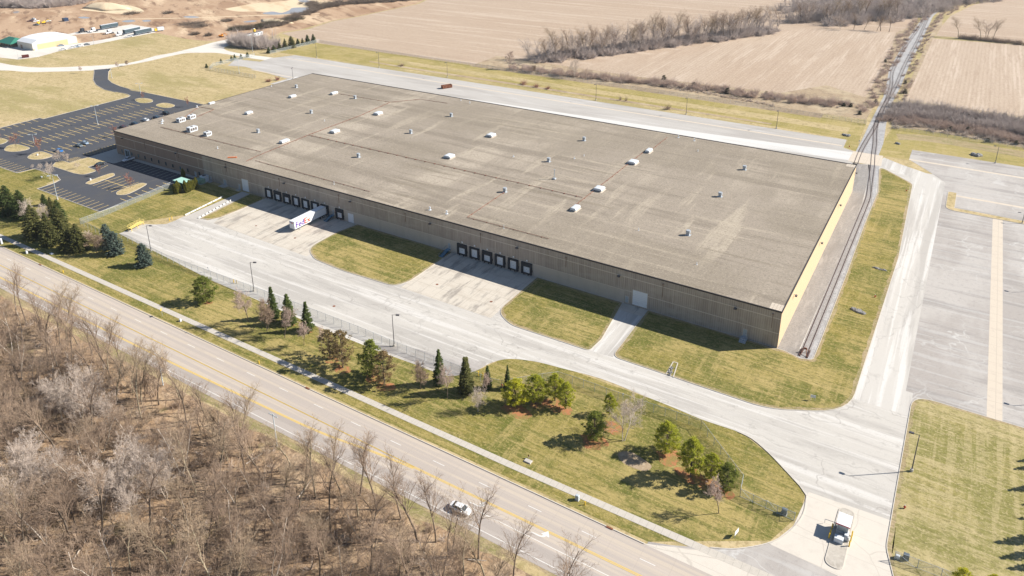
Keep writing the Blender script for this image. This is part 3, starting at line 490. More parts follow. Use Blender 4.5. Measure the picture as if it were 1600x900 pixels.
# stall lines
st = MB(); st2 = MB(); zz = .045
for cx, y0, y1, half in ((-376,-58,57,6.1),(-355.5,-15.5,58,6.1),(-334.3,-15.5,58,6.1)):
    n = int((y1-y0)/3.42)
    st.line((cx,y0),(cx,y0+n*3.42),.16,zz+.004)
    for i in range(n+1): st.line((cx-half,y0+i*3.42),(cx+half,y0+i*3.42),.2,zz)
for i in range(15): st.line((-395.6,-40+i*3.42),(-390,-40+i*3.42),.2,zz)
for i in range(16): st.line((-318.4,7+i*3.42),(-312.4,7+i*3.42),.2,zz)
for i in range(11): st.line((-318.5+i*.0,6.6-i*1.55),(-313.2,8.0-i*1.55),.2,zz)      # hatched bay beside the plaza
for i in range(6): st.line((-317.5+i*1.1,-18.2),(-316.3+i*1.1,-12.6),.2,zz)
for i in range(6): st2.line((-287.5+i*3.2,-8.8),(-287.5+i*3.2,-2.4),.15,zz)
for i in range(6, 12): st2.line((-287.5+i*3.2,-8.8),(-287.5+i*3.2,-2.4),.15,zz)
for i in range(13): st.line((-290+i*3.3,-43.5),(-290+i*3.3,-38),.19,zz)
for i in range(9): st.line((-344.5+i*3.3,-38.2),(-344.5+i*3.3,-32.4),.19,zz)
for i in range(5): st.line((-275.6+i*3.3,-29.6),(-275.6+i*3.3,-16.9),.19,zz)
st.line((-277.6,-23),(-261.2,-23),.2,zz+.004)
for i in range(7): st.line((-252.6,-12-i*3.3),(-247.4,-12-i*3.3),.19,zz)
for x in (-289.5,-286,-282.6): st.line((x-11,-11.6+0),(x-9.5,-16),.19,zz)
struct('parking_lines', st, M['stall']); struct('parking_lines', st2, M['stallw'])
# access road to the north-west, pale gravel road, far yard
far = smooth(Gs([(-60,116),(0,110),(44,112.5),(81,112),(144,110),(180,105),(230,96),(267,87.5),(292,83),(317,82.5),(342,83),(380,89),(405,93),(440,97)]), False, 3) + smooth(Gs([(440,92),(410,88),(385,85),(360,80.5),(350,76),(355,72),(375,66),(372,57),(362,60),(330,67),(305,74),(267,83),(242,87.5),(200,98.5),(125,103.8),(62,105.5),(25,102.5),(0,98),(-40,90)]), False, 3)
sheet('gravel_road', far, .026, M['gravel_pale'])
sheet('truck_yard', Gs([(-60,92),(-20,84),(0,90),(28,93),(60,89),(92,80),(150,69),(195,60),(242,51),(252,46),(205,38),(175,43),(120,50),(95,56),(60,66),(-60,82)]), .022, M['gravel_pale'])
sheet('worn_yard', smooth(Gs([(97,58),(130,53),(170,51),(185,56),(160,62),(120,68),(97,70)]), True, 3), .028, M['soil'])
sheet('lawn', Gs([(1,92),(28,92.5),(60,88.5),(92,80),(100,82),(60,92),(30,98),(10,95)]), .018, M['straw'])
# rail bed
def band(cl, hw): return offset(cl, hw) + offset(cl, -hw)[::-1]
T1 = smooth([(6.8,-.6),(6.75,40),(6.65,90),(6.6,117),(6.3,127),(5.0,142),(3.9,155),(3.0,165),(1.4,180),(0,196),(-3.2,226),(-4.3,258),(-3.6,318),(-4.6,385),(-4.5,480),(-5.4,605),(-2,660),(4,698),(14,735),(30,775),(54,815)], False, 6)
T2 = smooth([(-3.6,163),(-4.2,180),(-4.1,200),(-3.6,226),(-4.2,262),(-4.6,291),(-6.6,325),(-9.6,361),(-10.2,442),(-8.6,523),(-7.6,600),(-5.4,640)], False, 6)
sheet('gravel_bed', [(.02,-.1),(2.0,-.1),(5.2,-1.3),(5.5,60),(5.2,118),(3.8,142),(2.4,164),(-3,164),(-3,128.5),(.02,128.5)], .036, M['gravel'])
sheet('railway_ballast', band(T1[:80], 1.0)[:0] or ([(5.3,-1.5)] + [(x-1.3, y) for x, y in T1[1:43]] + [(1.2,164.6),(5.4,165)] + [(min(x+2.5, 9.2), y) for x, y in T1[1:43]][::-1] + [(8.6,-1.3)]), .042, M['ballast'])
sheet('railway_ballast', [(-6.2,179.6),(-6.2,200),(-6.6,228),(-7,290),(-9.5,330),(-12,361),(-12.4,450),(-10.8,523),(-9.6,605),(-6,665),(0,703),(10,742),(26,782),(50,822),(60,818),(34,772),(18,732),(8,696),(1.5,655),(-2.2,605),(-1.6,480),(-1.8,385),(-.8,318),(-1.2,262),(1.2,228),(3.4,198),(3.6,179.6)], .040, M['ballast'])
sheet('level_crossing', [(-7.2,164.6),(-7.2,180.2),(5.4,180.2),(6.4,165.2)], .050, M['tan'])
# planting beds: rings of fallen needles under the pines (real colour of the ground there)
MI = 0
for q, rx, ry in (((806,641),5.6,3.2),((866,632),4.6,3.0),((884,641),2.6,1.8),((928,691),4.2,3.2),((956,668),3.6,3),((1046,715),3.6,3.2),((1078,742),4.4,2.6),((1110,760),4.2,2.4),((1134,770),2.4,2.2),((838,634),2.6,2),((602,604),3.6,2.6),((535,577),3.2,2.4),((518,563),2.4,2.0),((582,592),2.6,2.0),((480,517),2.1,1.6),((453,507),1.9,1.4),((322,472),2.7,2.0),((227,416),1.8,1.4)):
    MI += 1; c = G(*q); n = 22; ph = random.random()*6
    sheet('needle_litter', [(c[0]+rx*.72*math.cos(t)*(1+.18*math.sin(3*t+ph)+.1*math.sin(5*t)), c[1]+ry*.78*math.sin(t)*(1+.18*math.sin(2*t+ph)+.12*math.sin(7*t+ph))) for t in [2*math.pi*i/n for i in range(n)]], .0185+.0011*MI, M['mulch'])
# ---------------------------------------------------------------- warehouse
M['panel_low'] = surf('plain_dock_wall_panel', (.48,.415,.345), [dict(s=(.5,.5,.15), c=(.41,.35,.285), lo=.45, hi=.7, f=.5, d=4), dict(s=(1.2,1,.5), c=(.32,.27,.22), lo=.6, hi=.75, f=.5, d=5)], rough=.9)
WO = (-BW/2, BD/2, 0.0)
wh = empty('warehouse', WO, 'huge tan panelled warehouse with a flat gravel roof and two rows of dock doors', 'warehouse', off=WO)
m = MB(); m.mi = 0
Wx = -240.4
def wq(x0, x1, z0, z1, mi): m.mi = mi; m.add([(x0,0,z0),(x1,0,z0),(x1,0,z1),(x0,0,z1)], [(0,1,2,3)])
wq(-BW, Wx, 0, BH, 1); wq(Wx, -204, 0, BH, 0); wq(-204, -45, 0, 4.5, 3); wq(-204, -45, 4.5, BH, 0); wq(-45, 0, 0, BH, 0)
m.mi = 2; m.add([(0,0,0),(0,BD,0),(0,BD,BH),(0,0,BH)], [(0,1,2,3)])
m.mi = 0; m.add([(0,BD,0),(-BW,BD,0),(-BW,BD,BH),(0,BD,BH)], [(0,1,2,3)]); m.mi = 1; m.add([(-BW,BD,0),(-BW,0,0),(-BW,0,BH),(-BW,BD,BH)], [(0,1,2,3)])
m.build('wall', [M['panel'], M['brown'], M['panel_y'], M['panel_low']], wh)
rf = MB().poly([(-BW,0),(0,0),(0,BD),(-BW,BD)], BH).build('roof', M['rooftop'], wh)
m = MB(); h0, h1 = BH-.34, BH+.10
m.box(-BW-.10,0.10,-.10,.16,h0,h1); m.box(-.16,.10,.16,BD-.16,h0,h1); m.box(-BW-.10,0.10,BD-.16,BD+.10,h0,h1+.12); m.box(-BW-.10,-BW+.16,.16,BD-.16,h0,h1)
m.build('roof_edge', M['coping'], wh)
m = MB()
m.box(-BW, .03, -.035, -.003, 8.98, 9.20); m.box(-45, .03, -.035, -.003, 4.50, 4.70); m.box(-BW, -204, -.035, -.003, 4.50, 4.70); m.box(-204, -45, -.05, -.003, 4.44, 4.60)
for x in np.arange(-BW+15.2, -5, 15.25): m.box(x-.05, x+.05, -.028, -.002, 4.7, 9.0)
m.build('wall_joint', M['seam'], wh)
for x in (-64.9,-33.2,-96.9,-161,-129,-2.2,-193,-225,-257,-281): m = MB(); m.box(x-.06,x+.06,-.14,-.02,6.8 if x < -60 else 5.8,9.9); m.box(x-.2,x+.2,-.3,-.02,9.9,10.3); m.build('overflow_scupper', M['brown'], wh)
DL = [-199.85,-194.7,-189.55,-184.3,-179.1,-173.9,-168.7,-161.05]; DR = [-104.5,-99.4,-94.3,-89.2,-84.1,-79.0]
low = {-194.7, -189.55, -161.05, -104.5, -94.3, -79.0, -168.7}
for x in DL + DR:
    a, b, z0, z1 = x-1.95, x+1.95, .35, 4.45; t = 3.05 if x in low else 3.85; i0, i1 = x-1.3, x+1.3
    m = MB(); m.box(a,i0,-.55,-.03,z0,z1); m.box(i1,b,-.55,-.03,z0,z1); m.box(i0,i1,-.55,-.03,t,z1-.01)
    m.box(i0,i1,-.30,-.03,z0,z0+.4); m.box(x-1.0,x-.6,-.7,-.55,z0-.15,z0+.35); m.box(x+.6,x+1.0,-.7,-.55,z0-.15,z0+.35); m.box(b,b+.15,-.3,-.03,1.4,2.1)
    sl = m.build('dock_door', M['rubber'], wh)
    m = MB(); m.box(i0,i1,-.10,-.02,z0+.4,t); m.build('door_panel', M['dwhite'], sl)
    m = MB(); m.box(x-.25,x+.05,-.13,-.10,1.9,2.0); m.build('handle', M['ventd'], sl)
    m = MB(); m.box(x-.25,x+.25,-.12,-.02,4.85,5.3); m.build('dock_number_sign', M['dwhite'], wh)
def door(name, x0, x1, z0, z1, mat, frame=True):
    d = MB().box(x0,x1,-.09,-.02,z0,z1).build(name, mat, wh)
    m = MB(); m.box(x0-.12,x0,-.12,-.02,z0,z1+.12); m.box(x1,x1+.12,-.12,-.02,z0,z1+.12); m.box(x0,x1,-.12,-.02,z1,z1+.12); m.build('frame', M['seam'], d)
    m = MB(); m.box(x1-.3,x1-.15,-.12,-.09,z0+.95,z0+1.05); m.build('handle', M['ventd'], d)
door('overhead_door', -42.3,-37.7,.55,5.5,M['dwhite']); door('overhead_door',-156.9,-154.1,.1,3.75,M['dwhite']); door('overhead_door',-215.9,-212.1,.2,5.4,M['dwhite'])
for x0,x1,z0,z1 in ((-44.6,-43.6,.6,2.7),(-9.4,-8.4,.9,3.1),(-236.7,-235.7,.1,2.2),(-227.9,-226.1,.3,2.6),(-218.4,-217.5,.2,2.5),(-246.9,-245.8,.1,2.3),(-110.5,-109.5,1.2,3.3),(-164.9,-163.9,1.2,3.3)):
    door('door', x0,x1,z0,z1, M['mgrey'])
for x in (-300.3,-292.7,-287.6,-282.5,-277.6,-272.3,-267.1,-262.1,-256.8,-251.7,-243.8):
    wn = MB().box(x-.55,x+.55,-.05,-.02,1.25,2.85).build('window', M['glassb'] if x in (-300.3,-292.7,-287.6,-256.8) else M['glass'], wh)
    m = MB(); m.box(x-.7,x-.55,-.1,-.02,1.1,3.0); m.box(x+.55,x+.7,-.1,-.02,1.1,3.0); m.box(x-.55,x+.55,-.1,-.02,2.85,3.0); m.box(x-.55,x+.55,-.14,-.02,1.1,1.25); m.build('frame', M['brown'], wn)
e = MB().box(-297.5,-294.3,-.08,-.02,0,3.2).build('entrance_door', M['glass'], wh)
m = MB(); m.box(-297.8,-297.5,-.35,-.02,0,3.5); m.box(-294.3,-294.0,-.35,-.02,0,3.5); m.box(-297.5,-294.3,-.35,-.02,3.2,3.5); m.box(-296.0,-295.8,-.12,-.08,0,3.2); m.build('frame', M['polel'], e)
# stoops, door stairs and platforms fixed to the wall
def stairs(x0, z, n, mat, out=1.3):
    m = MB(); m.box(x0-.2,x0+1.4,-out,-.15,z-.12,z)
    for i in range(n):
        zz_ = z-(i+1)*z/(n+1); m.box(x0-.2-(i+1)*.32, x0-.2-i*.32, -out, -.15, zz_-.1, zz_)
    L_ = n*.32
    for y in (-out, -.2):
        m.cyl((x0+1.4,y,z+1.0),(x0-.2,y,z+1.0),.035,n=5); m.cyl((x0-.2,y,z+1.0),(x0-.2-L_,y,1.0),.035,n=5); m.cyl((x0-.2-L_,y,0),(x0-.2-L_,y,1.0),.035,n=5); m.cyl((x0+1.4,y,0),(x0+1.4,y,z+1.0),.035,n=5); m.cyl((x0-.2,y,0),(x0-.2,y,z+1.0),.035,n=5)
        m.add([(x0-.2,y,z-.15),(x0-.2-L_,y,0),(x0-.2-L_,y,.2),(x0-.2,y,z+.1)], [(0,1,2,3),(3,2,1,0)])
    m.box(x0+1.2,x0+1.4,-out,-.15,0,z-.12)
    m.build('stairs', mat, wh)
def stairs_out(x0, z, n, mat, w_=1.5, run=3.2):
    m = MB(); m.box(x0,x0+w_,-1.4,-.15,z-.12,z)
    for i in range(n): m.box(x0,x0+w_,-1.4-(i+1)*run/n,-1.4-i*run/n,z-(i+1)*z/(n+1)-.08,z-(i+1)*z/(n+1))
    for x in (x0, x0+w_):
        m.cyl((x,-.2,z+1),(x,-1.4,z+1),.04,n=5); m.cyl((x,-1.4,z+1),(x,-1.4-run,1.0),.04,n=5); m.cyl((x,-1.4-run,0),(x,-1.4-run,1),.04,n=5); m.cyl((x,-1.4,0),(x,-1.4,z+1),.04,n=5)
        m.add([(x,-1.4,z-.2),(x,-1.4-run,0),(x,-1.4-run,.25),(x,-1.4,z+.1)], [(0,1,2,3),(3,2,1,0)])
    m.build('stairs', mat, wh)
stairs_out(-165.3, 1.2, 6, M['blue']); stairs_out(-110.9, 1.2, 6, M['blue'], 1.6, 3.6)
m = MB(); m.box(-9.8,-8.0,-1.6,-.02,0,.85); m.box(-9.8,-8.0,-2.2,-1.6,0,.55); m.box(-9.8,-8.0,-2.7,-2.2,0,.28)
m.cyl((-9.8,-1.6,.85),(-9.8,-1.6,1.9),.04,n=5); m.cyl((-8.0,-1.6,.85),(-8.0,-1.6,1.9),.04,n=5); m.cyl((-9.8,-1.6,1.9),(-9.8,-.1,1.9),.04,n=5); m.cyl((-8,-1.6,1.9),(-8,-.1,1.9),.04,n=5); m.build('stoop', M['mgrey'], wh)
for q in ((-228.6,-225.2,-2.4,-.02,0,.28),(-237.2,-235.2,-1.6,-.02,0,.1),(-219,-217,-1.5,-.02,0,.15)): MB().box(*q).build('stoop', M['conc'], wh)
for x in (-297.7,-258,-224.7,-189.9,-154.9,-117.7,-82.5,-46.9,-12.1):
    m = MB(); m.cyl((x,-.03,9.0),(x+.0,-.55,9.12),.07,n=6)
    m.loft([[(x-.45,-.95,8.75),(x+.45,-.95,8.75),(x+.45,-.35,8.75),(x-.45,-.35,8.75)],[(x-.38,-.98,9.1),(x+.38,-.98,9.1),(x+.38,-.45,9.2),(x-.38,-.45,9.2)]]); m.build('wall_lamp', M['pole'], wh)
for y, z in ((129.4-3,8.6),(89.3,8.6),(54.0,8.4),(15.5,8.4)):
    y0 = y
    m = MB(); m.cyl((.03,y,8.9),(.55,y,9.0),.07,n=6)
    m.loft([[(.35,y-.45,8.6),(.95,y-.45,8.6),(.95,y+.45,8.6),(.35,y+.45,8.6)],[(.45,y-.38,9.05),(.98,y-.38,8.95),(.98,y+.38,8.95),(.45,y+.38,9.05)]]); m.build('wall_lamp', M['pole'], wh)
# roof plant
def hood(x, y, lx, ly, h=1.25):
    z = BH; m = MB(); m.box(x-lx*.36,x+lx*.36,y-ly*.36,y+ly*.36,z,z+.5); cb = m.build('roof_vent', M['ventd'], wh)
    m = MB(); rings = []
    for yy in (y-ly/2, y-ly/2+.15, y+ly/2-.15, y+ly/2):
        e_ = .92 if yy in (y-ly/2, y+ly/2) else 1.0; r = []
        for t, q in ((-1,.4),(-1,.72),(-.82,.95),(-.4,1.0),(.4,1.0),(.82,.95),(1,.72),(1,.4)): r.append((x+t*lx/2, yy, z+(.38 if q == .4 else .38+(q-.4)/.6*(h-.38)*e_)))
        rings.append(r)
    m.loft(rings); m.build('hood', M['ventw'], cb)
    m = MB(); m.box(x-lx*.5-.35,x+lx*.5+.35,y-ly*.5-.35,y+ly*.5+.35,z,z+.03); m.build('flashing', M['seam'], cb)
for x, y, lx, ly in ((-270.8,51.4,2.4,3.4),(-274.8,84.4,2.4,3.6),(-259.8,100.6,2.2,4),(-213.7,83.8,3.2,3.6),(-212.2,51.6,3.2,3.6),(-221.7,29.6,2.2,4.2),(-146.7,83.8,3.2,3.6),(-146.8,51.6,3.4,3.6),(-77.6,100.6,2.0,3.8),(-78.0,84.4,3.4,3.6),(-77.8,51.6,3.4,3.4),(-77.5,31.2,2.2,3.8)): hood(x, y, lx, ly)
for x, y in ((-288.0,99.8),(-243.6,99.7),(-244.2,68.2),(-243,33.2),(-180.1,99.4),(-180.9,68.6),(-180,32.2),(-107.7,99.7),(-108.5,68.4),(-107.1,31.9),(-37.2,100.3),(-37.4,68.6),(-36.9,32.0)):
    z = BH; m = MB(); m.box(x-.85,x+.85,y-.85,y+.85,z,z+.06); m.box(x-.5,x+.5,y-.5,y+.5,z+.06,z+.75); b_ = m.build('exhaust_fan', M['mgrey'], wh)
    m = MB(); m.cyl((x,y,z+.75),(x,y,z+1.0),.45,.8,n=12); m.cyl((x,y,z+1.0),(x,y,z+1.75),.8,.72,n=12); m.build('fan_drum', M['mgrey'], b_)
def hvac(x, y, lx, ly, h=1.9):
    z = BH; m = MB(); m.box(x-lx/2+.1,x+lx/2-.1,y-ly/2+.1,y+ly/2-.1,z,z+.35); m.bbox(x-lx/2,x+lx/2,y-ly/2,y+ly/2,z+.35,z+h,.08); u = m.build('air_handler', M['ventw'], wh)
    m = MB()
    for i in range(3): a = y-ly/2+.3+i*(ly-.6)/3; m.box(x+lx/2,x+lx/2+.03,a,a+(ly-.6)/3-.25,z+.6,z+h-.3)
    m.box(x-.5,x+.6,y-ly/2-.03,y-ly/2,z+.7,z+h-.4); m.cyl((x,y,z+h),(x,y,z+h+.15),.55,n=12); m.build('louvre', M['ventd'], u)
hvac(-289.1,25.6,2.6,3.6); hvac(-289.0,31.6,2.4,3.2); hvac(-271.6,18.9,2.8,4.2,2.2); hvac(-259.7,18.3,2.4,2.8)
m = MB(); m.bbox(-303.4,-301.9,52.4,55.6,BH,BH+.8); m.build('air_handler', M['ventw'], wh)
for x, y, h, r in ((-294.5,18.8,.8,.35),(-297.7,21.3,.8,.4),(-303.1,45.3,.8,.4),(-240.9,8.8,.6,.2),(-167.5,4.6,1.0,.12),(-121.3,4.5,.9,.3),(-114.3,4.9,.9,.3),(-91.0,5.2,1.1,.1),(-302.6,94.6,.7,.2),(-185.6,123.7,.7,.2),(-73.2,125.1,.8,.25),(-65.7,124.4,.8,.25),(-192.4,125.3,.6,.18),(-124,66,.5,.2),(-101,77,.5,.2),(-99,82,.5,.15),(-52,27,.6,.12),(-229,62,.5,.15),(-60,112,.5,.15),(-28,14,.5,.12)):
    m = MB(); m.cyl((x,y,BH),(x,y,BH+h),r*.7,n=8); m.cyl((x,y,BH+h),(x,y,BH+h+.25),r,n=8); m.cyl((x,y,BH),(x,y,BH+.05),r*2,n=8); m.build('vent_pipe', M['ventw'], wh)
m = MB(); m.bbox(-98.0,-96.8,52.0,53.2,BH,BH+.5); m.cyl((-97.4,52.6,BH+.5),(-97.4,52.6,BH+3.9),.16,n=8); m.cyl((-97.4,52.6,BH+3.9),(-97.4,52.6,BH+4.1),.28,n=8); m.build('exhaust_stack', M['mgrey'], wh)
gas = [[(-289.5,14.7),(-231,15.0),(-221,15.4)],[(-291,26.5),(-303,46.2),(-292,47),(-288.6,34.4)],[(-258,102.2),(-222.6,103.2)],[(-222.4,103.6),(-219.7,77.1),(-219.7,42.5),(-217.9,10.2),(-216.8,4.1)],
       [(-219.7,42.3),(-79.9,41.8)],[(-79,29),(-79.3,104)],[(-214.1,6.6),(-150.6,5.9)],[(-107,33),(-106.3,5.9),(-74.3,5.9)],[(-77.4,105),(-77.5,122.5)],[(-222,103.5),(-212,116),(-195,117)]]
for n_, ln in enumerate(gas):
    m = MB(); z = BH+.22
    for a, b in zip(ln[:-1], ln[1:]):
        m.cyl((a[0],a[1],z),(b[0],b[1],z),.085,n=5); L_ = math.hypot(b[0]-a[0], b[1]-a[1]); k_ = max(1, int(L_/4.9)); an = math.atan2(b[1]-a[1], b[0]-a[0])
        for i in range(k_): m.obox((a[0]+(b[0]-a[0])*(i+.5)/k_, a[1]+(b[1]-a[1])*(i+.5)/k_), (.25,.45,.16) if n_ != 4 else (.32,.6,.3), an, BH)
    m.build('gas_pipe', M['pipe'], wh)
for (x0,y0,nx,ny) in ((-3.45,.2,4,4),(-3.5,124.8,4,4)):
    m = MB()
    for i in range(nx):
        for j in range(ny): m.box(x0+i*.85,x0+i*.85+.78,y0+j*.85,y0+j*.85+.78,BH,BH+.06)
    m.build('roof_walkway_paver', M['tan'], wh)
m = MB(); m.cyl((-227,3.0,BH+.25),(-224,5.2,BH+.25),.3,n=8); m.build('orange_tarp_roll', surf('orange_tarp', (.65,.2,.08)), wh)
# ---------------------------------------------------------------- vegetation builders
def seg_mesh(A, B, ra, rb, n=3):
    A, B, ra, rb = map(np.asarray, (A, B, ra, rb)); d = B-A; l = np.linalg.norm(d, axis=1, keepdims=True); d = d/np.maximum(l, 1e-6)
    h = np.where(np.abs(d[:, 2:3]) > .9, np.array([[1., 0, 0]]), np.array([[0, 0, 1.]])); u = np.cross(d, h); u /= np.linalg.norm(u, axis=1, keepdims=True); v = np.cross(d, u)
    N = len(A); V = np.empty((N, 2, n, 3))
    for k in range(n):
        t = 2*math.pi*k/n; o = u*math.cos(t)+v*math.sin(t); V[:, 0, k] = A+o*ra[:, None]; V[:, 1, k] = B+o*rb[:, None]
    base = (np.arange(N)*2*n)[:, None, None]; F = np.empty((N, n, 4), int)
    for k in range(n): F[:, k] = np.array([k, (k+1) % n, n+(k+1) % n, n+k])[None]
    return V.reshape(-1, 3), (F+base).reshape(-1, 4)
def np_obj(name, V, F, mat, parent=None, sm=False):
    me = bpy.data.meshes.new(name); k = F.shape[1]
    me.vertices.add(len(V)); me.vertices.foreach_set('co', V.astype(np.float32).ravel())
    me.loops.add(F.size); me.loops.foreach_set('vertex_index', F.astype(np.int32).ravel())
    me.polygons.add(len(F)); me.polygons.foreach_set('loop_start', np.arange(0, F.size, k, dtype=np.int32)); me.polygons.foreach_set('loop_total', np.full(len(F), k, np.int32))
    if sm: me.polygons.foreach_set('use_smooth', np.ones(len(F), bool))
    me.materials.append(mat); me.update(calc_edges=True)
    o = bpy.data.objects.new(name, me); COL.objects.link(o); o.parent = parent
    return o
def bare_segs(H, rng, spread=.32, trunk=.38, nb=11, fine=3, up=.55, r0=None, multi=1, droop=0.0, tw=.012, dens=1.0):
    T = ([], [], [], []); C = ([], [], [], [])
    def put(L, a, b, ra, rb): L[0].append(a); L[1].append(b); L[2].append(ra); L[3].append(rb)
    r0 = r0 or H*.013
    def grow(p, d, L, r, lev, tgt):
        n = 5 if lev == 0 else (4 if lev == 1 else 3 if lev == 2 else 2); p = p.copy(); pts = [p.copy()]; rr = [r]
        for i in range(n):
            d = d + rng.normal(0, .10+.05*lev, 3) + np.array([0, 0, (.05 if lev else 0)-droop*lev*.1]); d /= np.linalg.norm(d); q = p+d*L/n
            r2 = r*(1-.75*(i+1)/n) if lev else r*(1-.62*(i+1)/n); r2 = max(r2, tw*.7)
            put(tgt if lev < 1 else (C if lev >= 1 else T), p, q, rr[-1], r2); p = q; pts.append(p.copy()); rr.append(r2)
        if lev >= fine: return
        m_ = int((nb if lev == 0 else 6 if lev == 1 else 6)*dens*(1 if lev else 1)+rng.random())
        for j in range(max(2, m_)):
            t = (trunk + (1-trunk)*(j+rng.random())/m_) if lev == 0 else (.2+.8*(j+rng.random())/m_)
            f = min(t, .999)*n; i = int(f); c = pts[i]+(pts[i+1]-pts[i])*(f-i); dd = (pts[i+1]-pts[i]); dd /= np.linalg.norm(dd)
            a = rng.random()*6.283 + j*2.4; side = np.cross(dd, [0.3, .2, .9]); side /= np.linalg.norm(side); s2 = np.cross(dd, side)
            o = side*math.cos(a)+s2*math.sin(a); ang = (spread*1.9 if lev == 0 else .75)*rng.uniform(.7, 1.25)
            nd = dd*math.cos(ang)+o*math.sin(ang)+np.array([0, 0, up*.35 if lev == 0 else .12]); nd /= np.linalg.norm(nd)
            Lc = L*((.50 if lev == 0 else .52)*(1.15-.55*t))*rng.uniform(.7, 1.2)
            grow(c, nd, Lc, max(rr[i]*.55, tw*.8), lev+1, C)
    for k in range(multi):
        a = k*6.28/max(multi, 1)+rng.random(); lean = .0 if multi == 1 else .28
        d = np.array([math.cos(a)*lean+rng.normal(0, .03), math.sin(a)*lean+rng.normal(0, .03), 1.]); d /= np.linalg.norm(d)
        grow(np.array([math.cos(a)*.12*(multi > 1), math.sin(a)*.12*(multi > 1), -.1]), d, H*(.92 if multi == 1 else .80), r0/(multi**.4), 0, T)
    return T, C
def bare_tree(name, seed, H, mat_t, mat_c, **kw):
    rng = np.random.default_rng(seed); T, C = bare_segs(H, rng, **kw)
    r = empty(name, (0, 0, 0), 'x', 'tree')
    V, F = seg_mesh(*T, n=7); np_obj('trunk', V, F, mat_t, r, True)
    V, F = seg_mesh(*C, n=3); np_obj('crown', V, F, mat_c, r)
    return Proto(r)
def quads(Cn, A, Bv, bend=None):
    n = len(Cn); V = np.empty((n, 4, 3)); V[:, 0] = Cn-A*.5-Bv*.5; V[:, 1] = Cn+A*.5-Bv*.28; V[:, 2] = Cn+A*.5+Bv*.28; V[:, 3] = Cn-A*.5+Bv*.5
    return V.reshape(-1, 3), np.arange(n*4).reshape(n, 4)
def unit(a): return a/np.maximum(np.linalg.norm(a, axis=-1, keepdims=True), 1e-9)
def spruce_tree(name, seed, H, R, mat, skirt=.04, loose=1.0, pw=.85, lev=34, twin=False):
    rng = np.random.default_rng(seed); Cn = []; A = []; B = []; SA = []; SB = []; Sr = []
    tops = [(0, 0, H, R)] if not twin else [(-.5, 0, H, R*.75), (.55, .2, H*.93, R*.75)]
    for ox, oy, HH, RR in tops:
        for i in range(lev):
            t = (i+rng.random()*.7)/lev; z = HH*(skirt+(1-skirt)*t); L0 = RR*(1-t)**pw*(.55+.45*min(1, (t+.03)*9))
            for j in range(int(6+7*(1-t))):
                a = rng.random()*6.283; L = max(.18, L0*rng.uniform(.62, 1.18)*loose); d = np.array([math.cos(a), math.sin(a), 0]); slope = -.28+.75*t+rng.normal(0, .08)
                p0 = np.array([ox, oy, z]); tip = p0+d*L+np.array([0, 0, slope*L*.6]); SA.append(p0); SB.append(tip); Sr.append(.03)
                ns = max(3, int(L/.22)); side = np.array([-d[1], d[0], 0])
                for s_ in range(ns):
                    f = .25+.78*(s_+rng.random())/ns; c = p0+(tip-p0)*f+rng.normal(0, .045, 3); w_ = .16+.42*(1-f)*min(1, L)
                    for sg in (-1, 1):
                        ax = unit(d*.75+side*sg*rng.uniform(.4, 1.1)+np.array([0, 0, rng.normal(-.12, .22)]))*rng.uniform(.34, .62)*(.6+.4*min(1, L)); nv = unit(np.cross(ax, rng.normal(0, .5, 3)+np.array([0, 0, 1])))*rng.uniform(.17, .32)
                        Cn.append(c+ax*.4); A.append(ax); B.append(nv)
    # leading shoot
    for ox, oy, HH, RR in tops:
        for j in range(10): Cn.append(np.array([ox, oy, HH-.12*j+.1])); A.append(unit(rng.normal(0, .5, 3)+np.array([0, 0, 1.2]))*.35); B.append(unit(rng.normal(0, 1, 3))*.12)
    r = empty(name, (0, 0, 0), 'x', 'tree')
    m = MB()
    for ox, oy, HH, RR in tops: m.cyl((ox*.2, oy*.2, -.1), (ox, oy, HH*.97), .02*H, .02, n=7)
    m.build('trunk', M['wood'], r)
    V, F = quads(np.array(Cn), np.array(A), np.array(B)); np_obj('crown', V, F, mat, r)
    V, F = seg_mesh(SA, SB, Sr, [.01]*len(SA)); np_obj('branches', V, F, M['wood'], r)
    return Proto(r)
